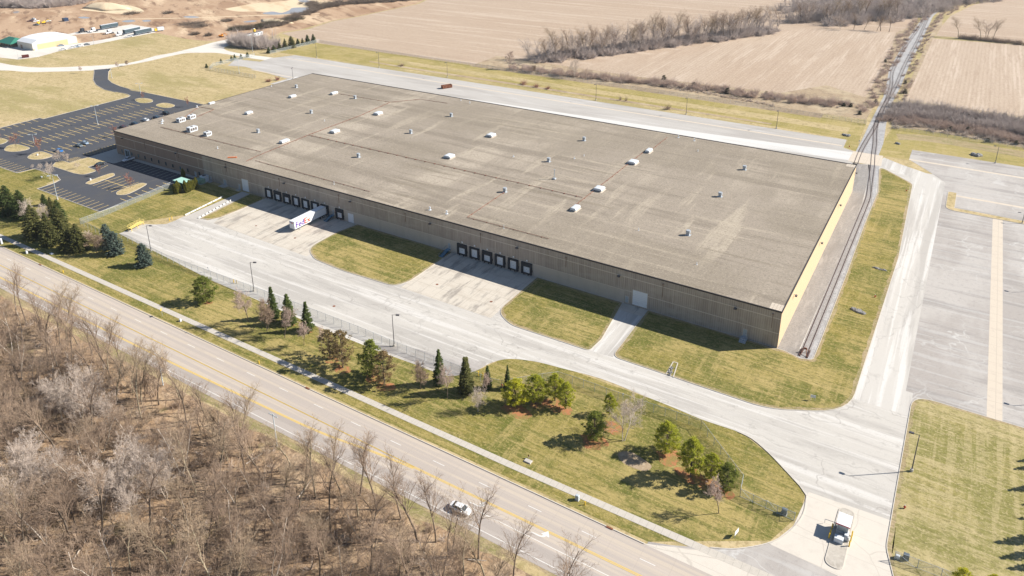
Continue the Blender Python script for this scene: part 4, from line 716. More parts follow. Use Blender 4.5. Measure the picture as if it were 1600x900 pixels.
def pine_tree(name, seed, H, R, mat, base=.16, clumps=95, sparse=1.0, tw=(.22,.05), cr=.62, nl=64):
    rng = np.random.default_rng(seed); Cn = []; A = []; B = []; SA = []; SB = []; Sa = []; Sb = []
    for i in range(clumps):
        t = base+(1-base)*(i+rng.random())/clumps; env = R*(math.sin(math.pi*min(1, max(0, (t-base)/(1-base)*.86+.13)))**.7)
        a = rng.random()*6.283; q = math.sqrt(rng.uniform(.12, 1.0)); L = env*q*rng.uniform(.8, 1.15); z = H*t
        c = np.array([math.cos(a)*L, math.sin(a)*L, z+rng.normal(0, .15)]); p0 = np.array([0, 0, max(.5, z-L*.45)]); mid = p0+(c-p0)*.5+np.array([0, 0, -.1*L])
        SA += [p0, mid]; SB += [mid, c]; Sa += [.05, .03]; Sb += [.03, .012]
        n = int(nl*sparse); rad = cr*rng.uniform(.65, 1.2)*(R/2.6)**.5; o = rng.normal(0, 1, (n, 3)); o = unit(o)*rad*rng.uniform(.15, 1, (n, 1)); o[:, 2] *= .62
        ax = unit(o+rng.normal(0, .25, (n, 3))+np.array([0, 0, .15]))*rng.uniform(tw[0]*.8, tw[0]*1.5, (n, 1)); bv = unit(np.cross(ax, rng.normal(0, 1, (n, 3))))*rng.uniform(tw[1]*1.8, tw[1]*3.2, (n, 1))
        Cn.append(c+o); A.append(ax); B.append(bv)
    r = empty(name, (0, 0, 0), 'x', 'tree')
    m = MB(); m.cyl((0, 0, -.1), (.08, .05, H*.5), .024*H, .015*H, n=8); m.cyl((.08, .05, H*.5), (0, 0, H*.95), .015*H, .02, n=8); m.build('trunk', M['wood'], r)
    V, F = quads(np.vstack(Cn), np.vstack(A), np.vstack(B)); np_obj('crown', V, F, mat, r)
    V, F = seg_mesh(SA, SB, Sa, Sb, n=4); np_obj('branches', V, F, M['wood'], r)
    return Proto(r)
def arbor_tree(name, seed, H, R, mat):
    rng = np.random.default_rng(seed); n = 2200; t = rng.random(n)**.9; a = rng.random(n)*6.283; rad = R*np.sin(np.pi*np.clip(t*.78+.2, 0, 1))**.8*rng.uniform(.75, 1.05, n)*(1+.12*np.sin(a*4+t*5))
    c = np.stack([np.cos(a)*rad, np.sin(a)*rad, .15+t*(H-.2)], 1); ax = unit(np.stack([np.cos(a)*.35, np.sin(a)*.35, np.ones(n)], 1)+rng.normal(0, .2, (n, 3)))*rng.uniform(.25, .45, (n, 1)); bv = unit(np.cross(ax, rng.normal(0, 1, (n, 3))))*.14
    r = empty(name, (0, 0, 0), 'x', 'shrub'); MB().cyl((0,0,0),(0,0,H*.8),.08,.03,n=6).build('trunk', M['wood'], r)
    V, F = quads(c, ax, bv); np_obj('crown', V, F, mat, r); return Proto(r)
def bush_np(rng, R, H, n=34, tw=.018, sub=7):
    if tw > .024 and R <= 1.0: tw, n, sub = .013, 26, 12
    A = []; B = []; ra = []; rb = []
    for i in range(n):
        a = rng.random()*6.283; e = rng.uniform(.25, 1.2); d = np.array([math.cos(a)*math.cos(e)*R/H*1.1, math.sin(a)*math.cos(e)*R/H*1.1, math.sin(e)]); p = np.array([rng.normal(0, R*.22), rng.normal(0, R*.22), 0.]); L = H*rng.uniform(.6, 1.05)
        q = p+d*L*.5; q2 = q+(d+rng.normal(0, .25, 3))*L*.5; A += [p, q]; B += [q, q2]; ra += [tw*1.6, tw]; rb += [tw, tw*.5]
        for k in range(sub):
            f = rng.random(); s = q+(q2-q)*f if k % 2 else p+(q-p)*(.4+.6*f); dd = d+rng.normal(0, .65, 3)+np.array([0, 0, .25]); A.append(s); B.append(s+dd*L*rng.uniform(.18, .38)); ra.append(tw*.8); rb.append(tw*.4)
    return np.array(A), np.array(B), np.array(ra), np.array(rb)

def grove(name, pts, hts, mat, label, cat, seed=1, tw=.05, kind='stuff'):
    rng = np.random.default_rng(seed); pr = []
    for k in range(4):
        T, C = bare_segs(1.0, rng, spread=.30, trunk=.3, nb=10, fine=2, dens=1.1, tw=.0035, r0=.018); pr.append([np.array(T[i]+C[i]) for i in range(4)])
    Vs = []; Fs = []; o = 0
    for i, ((x, y), h) in enumerate(zip(pts, hts)):
        A, B, ra, rb = pr[i % 4]; a = rng.random()*6.28; Rt = np.array([[math.cos(a), -math.sin(a), 0], [math.sin(a), math.cos(a), 0], [0, 0, 1]]); s = h*rng.uniform(.75, 1.15); off = np.array([x, y, 0.])
        V, F = seg_mesh((A*[s*1.3, s*1.3, s]) @ Rt.T+off, (B*[s*1.3, s*1.3, s]) @ Rt.T+off, np.maximum(ra*s, tw), np.maximum(rb*s, tw*.6), 3); Vs.append(V); Fs.append(F+o); o += len(V)
    return tag(np_obj(name, np.vstack(Vs), np.vstack(Fs), mat), label, cat, None, kind)
# ---------------------------------------------------------------- tree prototypes
SP = [spruce_tree('spruce_tree', 11, 9.5, 1.75, M['spruce'], lev=40), spruce_tree('spruce_tree', 12, 8.5, 1.85, M['spruce'], lev=36, pw=.8), spruce_tree('spruce_tree', 13, 9.5, 1.9, M['spruce_y'], lev=38, loose=1.1, twin=True)]
SY = [spruce_tree('spruce_tree', 21, 12, 3.4, M['spruce_y'], lev=52, pw=.7, loose=1.1), spruce_tree('spruce_tree', 22, 12, 3.2, M['spruce'], lev=50, pw=.7, loose=1.1), spruce_tree('spruce_tree', 23, 12, 3.0, M['spruce_y'], lev=40, pw=.9, loose=1.15)]
BS = spruce_tree('blue_spruce_tree', 31, 8, 2.9, M['bspruce'], lev=36, pw=.52)
SM = spruce_tree('small_conifer_tree', 33, 5, 1.5, M['spruce'], lev=16, pw=.7)
PN = [pine_tree('pine_tree', 41, 9, 3.4, M['pine'], clumps=150), pine_tree('pine_tree', 42, 9, 3.2, M['pine'], clumps=140, base=.20), pine_tree('pine_tree', 43, 9, 3.1, M['pine_dk'], clumps=140, base=.10)]
PY = pine_tree('pine_tree', 44, 8, 3.3, M['pine_yel'], clumps=120, base=.14); PR = pine_tree('pine_tree', 45, 8, 3.4, M['pine_dk'], clumps=150, base=.06)
PB = [pine_tree('pine_tree', 46, 9, 3.0, M['pine_br'], clumps=100, sparse=.75, base=.15), pine_tree('pine_tree', 47, 9, 2.9, M['pine_br'], clumps=100, sparse=.7, base=.12)]
CD = spruce_tree('cedar_shrub', 51, 4, 1.5, M['cedar'], lev=12, pw=.4)
AV = arbor_tree('arborvitae_shrub', 52, 4.6, .85, M['arbor'])
BT = [bare_tree('bare_tree', 61, 15, M['bark'], M['twig'], nb=15, fine=3, spread=.30, trunk=.36, dens=1.2, tw=.015),
      bare_tree('bare_tree', 62, 15, M['bark'], M['twig'], nb=13, fine=3, spread=.34, trunk=.30, multi=2, dens=1.0, tw=.015),
      bare_tree('bare_tree', 63, 14, M['bark_o'], M['twigo'], nb=15, fine=3, spread=.27, trunk=.40, dens=1.15, tw=.015),
      bare_tree('bare_tree', 64, 14, M['barkp'], M['twig'], nb=13, fine=3, spread=.38, trunk=.26, multi=2, dens=1.05, tw=.016),
      bare_tree('bare_tree', 65, 16, M['bark'], M['twig'], nb=12, fine=3, spread=.25, trunk=.45, dens=1.15, tw=.015)]
BP = [bare_tree('bare_tree', 71, 9, M['barkp'], M['twigp'], nb=16, fine=3, spread=.5, trunk=.22, multi=3, dens=1.15, tw=.016), bare_tree('bare_tree', 72, 9.5, M['barkp'], M['twigp'], nb=16, fine=3, spread=.45, trunk=.25, multi=2, dens=1.2, tw=.016)]
BO = [bare_tree('bare_tree', 81, 6.5, M['bark'], M['twigb'], nb=11, fine=3, spread=.36, trunk=.32, dens=1.5, tw=.018), bare_tree('bare_tree', 82, 6.5, M['bark'], M['twig'], nb=13, fine=3, spread=.44, trunk=.28, multi=2, dens=1.5, tw=.018)]
BR = bare_tree('ornamental_tree', 91, 6, M['bark'], M['twigr'], nb=14, fine=3, spread=.5, trunk=.26, dens=1.0, tw=.03)
BW_ = bare_tree('bare_tree', 92, 7.5, M['barkp'], M['twigp'], nb=14, fine=3, spread=.40, trunk=.28, multi=2, dens=1.25, tw=.012)
HS = {}
for L_, h in ((SP, (9.6, 8.6, 9.6)), (SY, (12.1,)*3), (PN, (9.3,)*3), (PB, (9.3,)*2), (BT, (15, 14, 14, 13.5, 16)), (BP, (9, 9.5)), (BO, (6.5, 6))):
    for q, hh in zip(L_, h): HS[id(q)] = hh
for q, hh in ((BS, 8.1), (SM, 5.1), (PY, 8.3), (PR, 8.3), (CD, 4.1), (AV, 4.7), (BR, 6), (BW_, 7)): HS[id(q)] = hh
def plant(pr, base, top, label, group=None, wide=1.0, rz=None):
    h = HT(base, top); s = h/HS[id(pr)]; x, y = G(*base)
    return pr.put((x, y, 0.0), random.random()*6.28 if rz is None else rz, (s*wide, s*wide, s), label, group)
g = 'conifers on the lawn between road and driveway'
plant(SP[0], (428,498), (419,449), 'slim dark spruce, westernmost of three spruces in a row by the chain link fence', g)
plant(SP[1], (452,506), (445,460), 'slim spruce, middle one of the three spruces in a row by the chain link fence', g, 1.1)
plant(SP[0], (481,517), (474,472), 'dark spruce with broad skirt, easternmost of the row of three by the fence', g, 1.1)
plant(SP[1], (687,600), (687,546), 'slim dark spruce browned near the ground, just west of a twin topped spruce', g, .8)
plant(SP[2], (729,613), (727,556), 'bright green twin topped spruce beside the fence corner', g)
plant(SP[1], (762,607), (759,571), 'short slim bright spruce just east of the yellow markers by the fence', g, .8)
plant(SP[0], (793,608), (794,571), 'small dark spruce rising behind the yellow green pine', g, .75)
plant(PR, (321,472), (318,431), 'round bushy pine standing alone on the open lawn', g, 1.0)
plant(PY, (805,636), (800,592), 'yellowing pine with the brightest crown on red needle litter', g, 1.0)
plant(PN[0], (837,631), (831,585), 'dense green pine between the yellow pine and the next pine east', g, .95)
plant(PN[1], (867,626), (866,584), 'dark green pine, left one of a touching pair by the driveway fence', g, .95)
plant(PN[0], (884,639), (884,597), 'bright green low branched pine, right one of a touching pair by the driveway fence', g, .75)
plant(PN[1], (952,648), (955,615), 'small bright pine just behind the pale leafless tree', g, .8)
plant(PN[2], (928,688), (926,643), 'dark squat pine west of the pale leafless tree', g, 1.05)
plant(PN[0], (1041,708), (1043,660), 'pine with open crown and visible trunk, topmost of the four on orange litter', g, 1.0)
plant(PN[1], (1079,745), (1075,682), 'tall dense pine, second of the four on orange litter', g, .82)
plant(PN[0], (1110,748), (1110,708), 'pine with a bare lower trunk, third of the four on orange litter', g, .95)
plant(PN[2], (1134,767), (1131,722), 'olive green pine, the one nearest the gate end of the fence', g, .95)
plant(PB[0], (516,562), (510,514), 'thin browning pine, west one of a see through pair', g, 1.0)
plant(PB[1], (536,574), (533,513), 'thin browning pine, east one of a see through pair', g, .85)
plant(PN[2], (582,588), (577,531), 'dark dense pine standing beside a thinner olive one', g, .95)
plant(PB[1], (601,602), (598,546), 'thin olive pine leaning against the dark dense pine', g, .95)
g = 'blue spruces at the west end of the lawn'
plant(BS, (226,415), (226,379), 'blue spruce standing alone, roundest of the blue spruces', g, .95)
plant(BS, (182,397), (178,361), 'broad blue spruce, front one of a touching pair', g, .95)
plant(BS, (170,388), (166,349), 'narrow blue spruce, back one of a touching pair', g, .8)
g = 'big spruces in the west clump'
for b, t, l, k in (((-4,322),(-2,285),'dark spruce cut by the left picture edge',1),((16,335),(14,287),'tall dark spruce at the left of the west clump',1),((37,341),(33,295),'dark spruce at the right of the small west group',1),((70,321),(65,303),'small spruce farthest back near the lot corner lamp',1),((83,338),(78,307),'slim spruce behind the pinkish bare trees',2),
   ((94,346),(88,312),'slim spruce standing just behind the tall olive spruce',1),((57,371),(56,318),'broad yellowish spruce at the front left of the clump',0),((79,382),(77,330),'dark centred spruce at the front of the clump',2),((98,372),(93,323),'tall olive spruce in the middle of the clump',0),((107,391),(105,343),'large dark spruce low in front of the clump',2),((125,391),(122,348),'yellowish spruce at the right end of the clump',0)):
    plant(SY[k], b, t, l, g, 1.12)
g = 'leafless trees on the front lawn'
for pr, b, t, l, wd in ((BO[0],(388,503),(384,455),'leafless tree west of the three fence spruces, furthest from the sidewalk',1.0),(BO[1],(418,516),(417,472),'leafless pale branched tree in front of the western slim spruce',.9),(BO[0],(445,528),(443,485),'leafless tree in front of the middle slim spruce',.9),(BO[0],(475,539),(472,504),'thin leafless tree in front of the easternmost slim spruce',.9),
    (BO[0],(502,548),(499,512),'thin leafless tree touching the browning pine pair',.7),(BO[1],(658,607),(657,571),'small leafless tree alone between the pines and the slim spruces',1.0),(BO[0],(699,622),(697,573),'tall leafless tree in front of the slim dark spruce',.8),(BO[0],(759,616),(757,584),'thin leafless tree by the yellow markers',.7),(BP[0],(747,643),(747,605),'spreading grey leafless tree left of the yellow pine',.8),
    (BW_,(974,689),(978,628),'pale white barked leafless tree with two stems beside orange litter',1.05),(BO[0],(1123,802),(1127,755),'small leafless tree closest to the road entrance',.9),(BP[1],(48,350),(46,311),'pinkish leafless tree left of the broad yellowish spruce',1.0),(BP[0],(70,350),(70,318),'pinkish leafless tree behind the spruce clump',1.0),
    (BO[1],(151,398),(145,366),'low leafless tree between the spruce clump and the blue spruces',1.1),(BP[0],(138,378),(136,360),'low pinkish leafless tree beside the right end of the spruce clump',1.0)):
    plant(pr, b, t, l, g, wd)
g = 'trees on the parking lot islands'
for pr, b, t, l in ((BR,(25.6,231),(22,210),'reddish budding tree on the leftmost full island'),(BR,(62,241),(58,216),'reddish budding tree on the second teardrop island'),(BR,(155,275),(154,259),'small reddish tree on the narrow island nearest the L shaped one'),(BR,(204,294),(202,273),'small reddish tree on the narrow island nearest the warehouse'),
    (BR,(224,156),(222,144),'small reddish tree on the oval island at the lot north end'),(BR,(294,167),(292,153),'reddish tree at the north west warehouse corner'),(BR,(-6,225),(-8,203),'reddish tree cut by the left picture edge'),(BW_,(94,253),(92,234),'white leafless tree at the tip of the L shaped island'),(BW_,(106,253),(104,240),'white leafless tree, second on the L shaped island'),
    (BW_,(120,265),(119,254),'thin pale sapling in the middle of the L shaped island'),(BW_,(51,264),(50,257),'thin pale sapling on the lawn edge, leftmost of three'),(BW_,(62.5,267),(61,256),'thin pale sapling on the lawn edge, middle of three'),(BW_,(78,280),(76,255),'tall white leafless tree on the rounded lawn corner'),(BR,(180,214),(178,197),'reddish shrubby tree at the warehouse south west corner'),(BO[0],(184,231),(183,212),'grey leafless tree against the west warehouse wall')):
    plant(pr, b, t, l, g)
g = 'young trees along the pale gravel road'
for pr, b, t, l in ((BO[0],(127,114),(124,104),'sapling on straw grass left of the asphalt drive'),(BO[0],(185,108),(183,97),'sapling right of the asphalt drive, nearer one'),(BO[1],(199,103),(197,95),'sapling right of the asphalt drive, farther one')): plant(pr, b, t, l, g)
g = 'conifers at the north west corner'
for b, t, l in (((420,83),(419,73),'small yellowish conifer at the left end of the corner row'),((428,81),(427,70),'narrow conifer second from the left of the corner row'),((437,78),(437,65),'green conifer third from the left of the corner row'),((446,77),(445,60),'broad conifer fourth in the corner row'),((456,75),(454,56),'tallest conifer of the corner row'),((466,71.5),(465,60),'lower conifer fifth in the corner row'),((473,70),(472,59),'conifer sixth in the corner row'),((481,68.5),(480,54),'dark conifer second from the right end of the corner row'),((490,66.5),(489,53),'dark conifer at the right end of the corner row'),
    ((387,89),(386,81),'small conifer beside the gravel road, nearest the yard gate'),((377,91.5),(376,84),'small dark conifer beside the gravel road'),((367,93),(367,84.5),'small conifer beside the gravel road, left of the dark one'),((362,94.5),(362,87),'small conifer farthest left by the yard fence'),((345.6,98),(345,91.5),'lone small conifer on the straw lawn'),((323,106),(322,99),'tiny yellow conifer lowest on the straw lawn')):
    plant(SM if b[0] < 436 else SY[int(b[0]) % 3], b, t, l, g, 1.25)
g = 'evergreen screen around the generator'
for i, (px, py) in enumerate(((273.5,301),(277,303),(281,301),(287,277),(290,298.5),(291.5,301),(294,300),(297,298.5),(299.5,297),(302,296),(304.5,294.5),(307,293.5),(278,297))):
    x, y = G(px, py); AV.put((x, y, 0), i*1.3, (1, 1, .85+.25*((i*37) % 10)/10), 'golden green columnar arborvitae in the tight hedge screening the generator beside the parking lot', g)
# spruces just east of the frame: their shadows fall across the south-east lawn
g = 'spruce row on the east lawn'
for tx, ty, h in ((1587,722,9),(1582,734,9),(1573,767,11),(1594,790,7),(1589,812,9),(1552,849,13),(1560,873,13),(1572,890,11)):
    a, b = G(tx, ty); L_ = h/math.tan(EL); SY[1].put((a+L_*.8, b+L_*.6, 0), random.random()*6, (.62*h/12,)*2+(h/12,), 'spruce in the row on the east lawn beyond the picture edge', g)
for px, t in ((1500,(1497,884)),(1550,(1546,893))): plant(PY, (px, 922), t, 'bright yellow green pine poking up at the bottom edge behind the right gate fence' if px == 1500 else 'yellow green pine tip at the bottom edge, right of its neighbour', 'pines at the bottom edge', .9)
# ---------------------------------------------------------------- the wood south of the highway
def inside(x, y):                                        # the wedge in view, with a margin
    l = (x+218.3)*(-149.1+94.6)/(-105.6+218.3)-94.6; r_ = (x+105.6)*(-99+149.1)/(-24.5+105.6)-149.1
    return y > (l-10 if x < -105 else r_-9)
spots = []; rg = random.Random(5)
for i in range(60000):
    x = rg.uniform(-232, -8); y = -99.2-abs(rg.random()**1.0)*62
    if not inside(x, y): continue
    lim = 3.7 if y > -104 else 4.9
    if all((x-a)**2+(y-b)**2 > lim*lim for a, b in spots): spots.append((x, y))
    if len(spots) >= 212: break
pale = [G(130,660), G(235,790), G(30,790), G(90,650), G(210,760)]
for i, (x, y) in enumerate(spots):
    if min((x-a)**2+(y-b)**2 for a, b in (G(255,602), G(433,697))) < 30: continue
    if min((x-a)**2+(y-b)**2 for a, b in (G(280,660), G(170,870), G(60,560), G(330,760))) < 42 and rg.random() < .75: continue
    near = min((x-a)**2+(y-b)**2 for a, b in pale) < 60
    if near and y < -104:
        pr = BP[i % 2]; s = rg.uniform(.95, 1.35); lab = 'low spreading tree with a pale lilac grey crown in the leafless wood'; gr = 'pale crowned trees in the wood'
    elif y > -104.5:
        pr = BT[(0,4,1,2)[i % 4]]; s = rg.uniform(.72, 1.05); lab = 'bare dark trunked tree on the roadside edge of the leafless wood'; gr = 'trees along the roadside edge of the wood'
        if rg.random() < .2: continue
    else:
        pr = BT[(0,2,3,1,4,3,2)[i % 7]]; s = rg.uniform(.7, 1.12); lab = 'bare brown grey tree in the interior of the leafless wood'; gr = 'trees in the interior of the wood'
    pr.put((x, y, 0), rg.random()*6.28, (s*rg.uniform(.9, 1.15), s*rg.uniform(.9, 1.15), s), lab, gr)
def thicket(name, pts, mat, R, H, label, cat, n=14, sub=7, tw=.02, seed=1):
    rng = np.random.default_rng(seed); protos = [bush_np(rng, 1.0, 1.0, n, tw, sub) for _ in range(5)]
    Vs = []; Fs = []; o = 0
    for i, (x, y) in enumerate(pts):
        A, B, ra, rb = protos[i % 5]; s = rng.uniform(.6, 1.25); a = rng.random()*6.28; Rt = np.array([[math.cos(a), -math.sin(a), 0], [math.sin(a), math.cos(a), 0], [0, 0, 1]])
        sc = np.array([R*s, R*s, H*s*rng.uniform(.8, 1.2)]); off = np.array([x, y, -.05]); V, F = seg_mesh((A*sc) @ Rt.T+off, (B*sc) @ Rt.T+off, ra*(R+H)/2, rb*(R+H)/2, 3)
        Vs.append(V); Fs.append(F+o); o += len(V)
    ob = np_obj(name, np.vstack(Vs), np.vstack(Fs), mat); return tag(ob, label, cat, None, 'stuff')
u = [(x+rg.uniform(-1, 1), y) for x, y in [(rg.uniform(-228, -8), -98.5-rg.random()*58) for _ in range(6500)] if inside(x, y)]
v_ = [(x, y) for x, y in u[1050:] if y < -101.5][:430]; grove('undergrowth', v_, [rg.uniform(4, 8.5) for _ in v_], M['twig'], 'grey brown saplings crowding between the trunks of the leafless wood', 'undergrowth', 41, .016)
v_ = [(x, y) for x, y in u[1700:] if y < -103][:170]; grove('undergrowth', v_, [rg.uniform(4, 8) for _ in v_], M['twigo'], 'olive brown saplings between the trunks of the leafless wood', 'undergrowth', 42, .016)
thicket('undergrowth', u[:360], M['twig'], 1.3, 1.9, 'tangled brown grey brush and saplings filling the floor of the leafless wood', 'undergrowth', seed=3, n=12)
thicket('undergrowth', u[520:820], M['twigo'], 1.4, 1.5, 'straw coloured briars scattered between the bare trunks of the wood', 'undergrowth', seed=4, n=12)
thicket('undergrowth', u[820:940], M['twigp'], 1.4, 1.6, 'ashen thin stems and dead weeds on the floor of the wood', 'undergrowth', seed=5, n=12)
for i in range(26):
    x, y = u[(i*53) % len(u)]; a = rg.random()*3.14; L_ = rg.uniform(3, 8); dx, dy = math.cos(a)*L_/2, math.sin(a)*L_/2
    o = MB().cyl((x-dx, y-dy, .15), (x+dx, y+dy, .3+rg.random()*.5), .14, .06, n=6).build('fallen_log', M['barkp'] if i % 2 else M['bark'])
    tag(o, 'fallen bleached trunk lying on the floor of the leafless wood' if i % 2 else 'fallen dark trunk lying on the floor of the leafless wood', 'log', 'fallen logs in the wood')
# ---------------------------------------------------------------- far hedgerows, belts and scrub
def along(px, n, w_, seed=1, jit=1.0):
    rr = random.Random(seed); P = Gs(px); out = []; seg = [math.dist(a, b) for a, b in zip(P[:-1], P[1:])]; tot = sum(seg)
    for i in range(n):
        t = (i+rr.random()*jit)/n*tot; k_ = 0
        while k_ < len(seg)-1 and t > seg[k_]: t -= seg[k_]; k_ += 1
        f = min(1, t/seg[k_]); a, b = P[k_], P[k_+1]; out.append((a[0]+(b[0]-a[0])*f+rr.uniform(-w_, w_), a[1]+(b[1]-a[1])*f+rr.uniform(-w_, w_)))
    return out
def belt(px, n, w_, hf, lab, gr, seed, protos=None):
    for i, (x, y) in enumerate(along(px, n, w_, seed)):
        rr = random.Random(seed*100+i); pr = (protos or BT)[i % len(protos or BT)]; s = hf/HS[id(pr)]*rr.uniform(.8, 1.15); pr.put((x, y, 0), rr.random()*6.28, (s*1.25, s*1.25, s), lab, gr)
A_ = [(842,94),(900,88),(960,80),(1040,69),(1120,60),(1200,49)]
BH_ = HT((1010,76),(1010,36))
belt(A_, 40, 6, BH_, 'bare tree in the long brown belt between the two stubble fields', 'trees in the field belt', 2)
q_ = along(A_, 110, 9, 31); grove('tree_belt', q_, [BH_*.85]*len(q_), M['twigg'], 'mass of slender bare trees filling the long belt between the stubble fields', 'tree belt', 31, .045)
thicket('hedgerow', along(A_, 420, 10, 3), M['twigg'], 4.0, 5.0, 'dense grey brown thicket under the long belt of bare trees', 'hedgerow', tw=.03, seed=6, sub=9)
B_ = [(1262,34),(1330,30),(1400,26),(1440,10),(1500,-4)]
FH_ = HT((1330,32),(1330,-6))
belt([(1262,36),(1330,33),(1400,28)], 16, 8, FH_*.9, 'bare tree at the front of the grey wood at the top right', 'trees in the far grey wood', 4)
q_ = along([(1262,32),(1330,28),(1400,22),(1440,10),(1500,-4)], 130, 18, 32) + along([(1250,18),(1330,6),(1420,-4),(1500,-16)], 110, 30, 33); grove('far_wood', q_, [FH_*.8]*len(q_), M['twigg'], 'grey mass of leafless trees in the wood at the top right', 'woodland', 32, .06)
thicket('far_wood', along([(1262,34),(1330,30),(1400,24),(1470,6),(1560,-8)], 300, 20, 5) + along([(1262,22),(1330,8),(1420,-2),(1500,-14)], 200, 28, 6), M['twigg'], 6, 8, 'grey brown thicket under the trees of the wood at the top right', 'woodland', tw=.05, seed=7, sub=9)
for (b, t, l) in (((1313,45),(1311,22),'bare tree at the left end of the single row at the field corner'),((1334,46),(1336,20),'bare tree second in the single row at the field corner'),((1350,47),(1352,27),'bare tree in the middle of the single row at the field corner'),((1370,48.5),(1368,27),'bare tree fourth in the single row at the field corner'),((1376,48.5),(1380,25),'bare tree fifth in the single row at the field corner'),((1389,50),(1396,26),'leaning bare tree at the right end of the single row'),
    ((1497,57),(1499,28),'lone broad bare tree at the west of the right hand field edge'),((1532,60),(1534,31),'bare tree left in the cluster on the right hand field edge'),((1541,61),(1545,32),'bare tree in the middle of the cluster on the right hand field edge'),((1552,62),(1560,34),'spreading bare tree right in the cluster on the right hand field edge'),((1216,41),(1215,12),'bare tree near the gap where the belt ends'),((1203,40),(1210,8),'bare tree closest to the gap, left of its neighbour')):
    plant(BT[int(b[0]) % 5], b, t, l, 'single bare trees on the field edges', 1.35)
thicket('hedgerow', along([(1500,60),(1600,70),(1640,74)], 60, 2, 8), M['twig'], 2.5, 3, 'low bare hedge on the right hand field edge', 'hedgerow', tw=.04, seed=8)
C_ = [(805,108),(850,114),(900,118),(960,125),(990,128),(1040,132),(1100,140),(1160,148),(1220,155),(1270,160),(1320,166)]
thicket('hedgerow', along(C_, 190, 5, 9), M['twigb'], 2.8, 3.4, 'grey brown scrub between the ditch fence and the stubble field', 'hedgerow', tw=.04, seed=9, sub=9)
thicket('hedgerow', along(C_, 90, 6, 10), M['twigp'], 2.0, 1.8, 'pale dead weeds beside the scrub north of the ditch fence', 'hedgerow', tw=.04, seed=10)
thicket('hedgerow', along([(1345,178),(1362,160),(1378,130),(1392,100),(1410,62),(1430,40),(1450,20)], 105, 4.0, 11), M['twigb'], 2.3, 2.5, 'brown scrub along the left side of the railway', 'hedgerow', tw=.04, seed=11, sub=9)
thicket('hedgerow', along([(1408,158),(1415,130),(1428,98),(1440,70),(1452,45),(1478,22),(1510,8),(1560,-6)], 95, 3.0, 12), M['twigb'], 2.0, 2.3, 'brown scrub along the right side of the railway', 'hedgerow', tw=.04, seed=12, sub=9)
for k_, (ln, n_, mt, R_, H_, l) in enumerate((([(1400,172),(1440,172),(1500,180),(1560,190),(1640,204)],150,'twigg',3.2,4.0,'back edge of the wide grey brush right of the railway'),([(1392,182),(1440,184),(1500,192),(1560,202),(1640,216)],170,'twigg',3.0,4.0,'middle of the wide grey brush right of the railway'),
      ([(1390,190),(1440,193),(1500,203),(1600,221),(1650,230)],130,'twigb',2.6,3.0,'brown front of the wide brush right of the railway'),([(1392,196),(1440,199),(1500,209),(1600,227),(1650,236)],70,'twigp',2.0,1.8,'pale weeds along the foot of the brush right of the railway'))):
    thicket('scrub', along(ln, n_, 5, 40+k_), M[mt], R_, H_, l, 'scrub', tw=.035, seed=43+k_, sub=9)
thicket('reeds', along([(790,97),(850,110),(910,117),(985,127),(1060,140),(1110,147),(1180,160),(1210,166)], 150, 1.3, 15), M['twigp'], 1.1, 1.3, 'pale dry reeds in the ditch beyond the back yard', 'reeds', tw=.03, seed=15)
for i, (px, py, R_, H_, l) in enumerate(((819,132,3,3,'brown bush at the west of the ditch'),(838,136,2.4,2.4,'low brown bush beside the ditch reeds'),(856,139,2,2,'small brown bush between ditch reeds'),(1043,171,2.6,3,'brown bush by the yard edge lamp'),(969,157,1,3,'upright thin bush in the ditch'),(978,158,1,2.4,'short upright bush in the ditch'),(628,103,2.4,2.2,'brown bush near the western end of the ditch reeds'),(420,128,2,2.4,'reddish shrub left of the back warehouse corner lamp'),(434,125,2.2,2.6,'reddish shrub at the back warehouse corner'))):
    A, B, ra, rb = bush_np(np.random.default_rng(200+i), R_, H_, 40, .03, 9); x, y = G(px, py); V, F = seg_mesh(A, B, ra, rb); o = np_obj('bush', V, F, M['twigr'] if i > 6 or i < 3 else M['twig']); o.location = (x, y, 0); tag(o, l, 'bush', 'bushes around the ditch and yard')
for i, (px, py, t, l) in enumerate(((1037,125,8,'dark cedar in the scrub, westernmost'),(1083,137,9,'dark cedar in the scrub, second from the west'),(1136,146,9,'dark cedar in the scrub, third from the west'),(1197,147,5,'small dark cedar at the field corner'),(1318,166,6,'dark reddish cedar left of the railway'),(1329,167,6,'round dark cedar left of the railway'),(1343,179,6,'dark cedar nearest the rail crossing lawn'),(1368,162,7,'cedar in the railway side scrub'),
      (1383,97,5,'dark cedar between railway scrub and left field'),(1414,131,6,'round cedar right of the railway'),(1414,146,7,'dark cedar above the right scrub'),(1513,185,8,'dark cedar standing out above the right scrub'),(1555,184,8,'left one of two cedars at the scrub back edge'),(1569,184,8,'right one of two cedars at the scrub back edge'),(1585,195,10,'big olive cedar near the right picture edge'),(1512,206,8,'cedar low in the middle of the right scrub'),(1485,204,7,'cedar at the front of the right scrub'),(1543,222,7,'cedar at the lower edge of the right scrub'),(1587,226,7,'cedar at the lower right corner of the scrub'))):
    plant(CD, (px, py), (px, py-t), l, 'cedars in the scrub', 1.4)
plant(BW_, (898,122), (896,92), 'white leafless tree in front of the field belt', 'single bare trees on the field edges', .9); plant(BO[0], (796,109), (794,84), 'grey bare tree alone on the ditch fence line', 'single bare trees on the field edges', 1.1); plant(BO[1], (834,114), (833,102), 'small brown tree by the ditch fence', 'single bare trees on the field edges', .8)
thicket('hedgerow', along([(368,68),(385,72),(405,75),(425,74)], 60, 6, 16), M['twigg'], 6, 8, 'big tangled leafless thicket beside the site trailers', 'thicket', tw=.025, seed=16, sub=10)
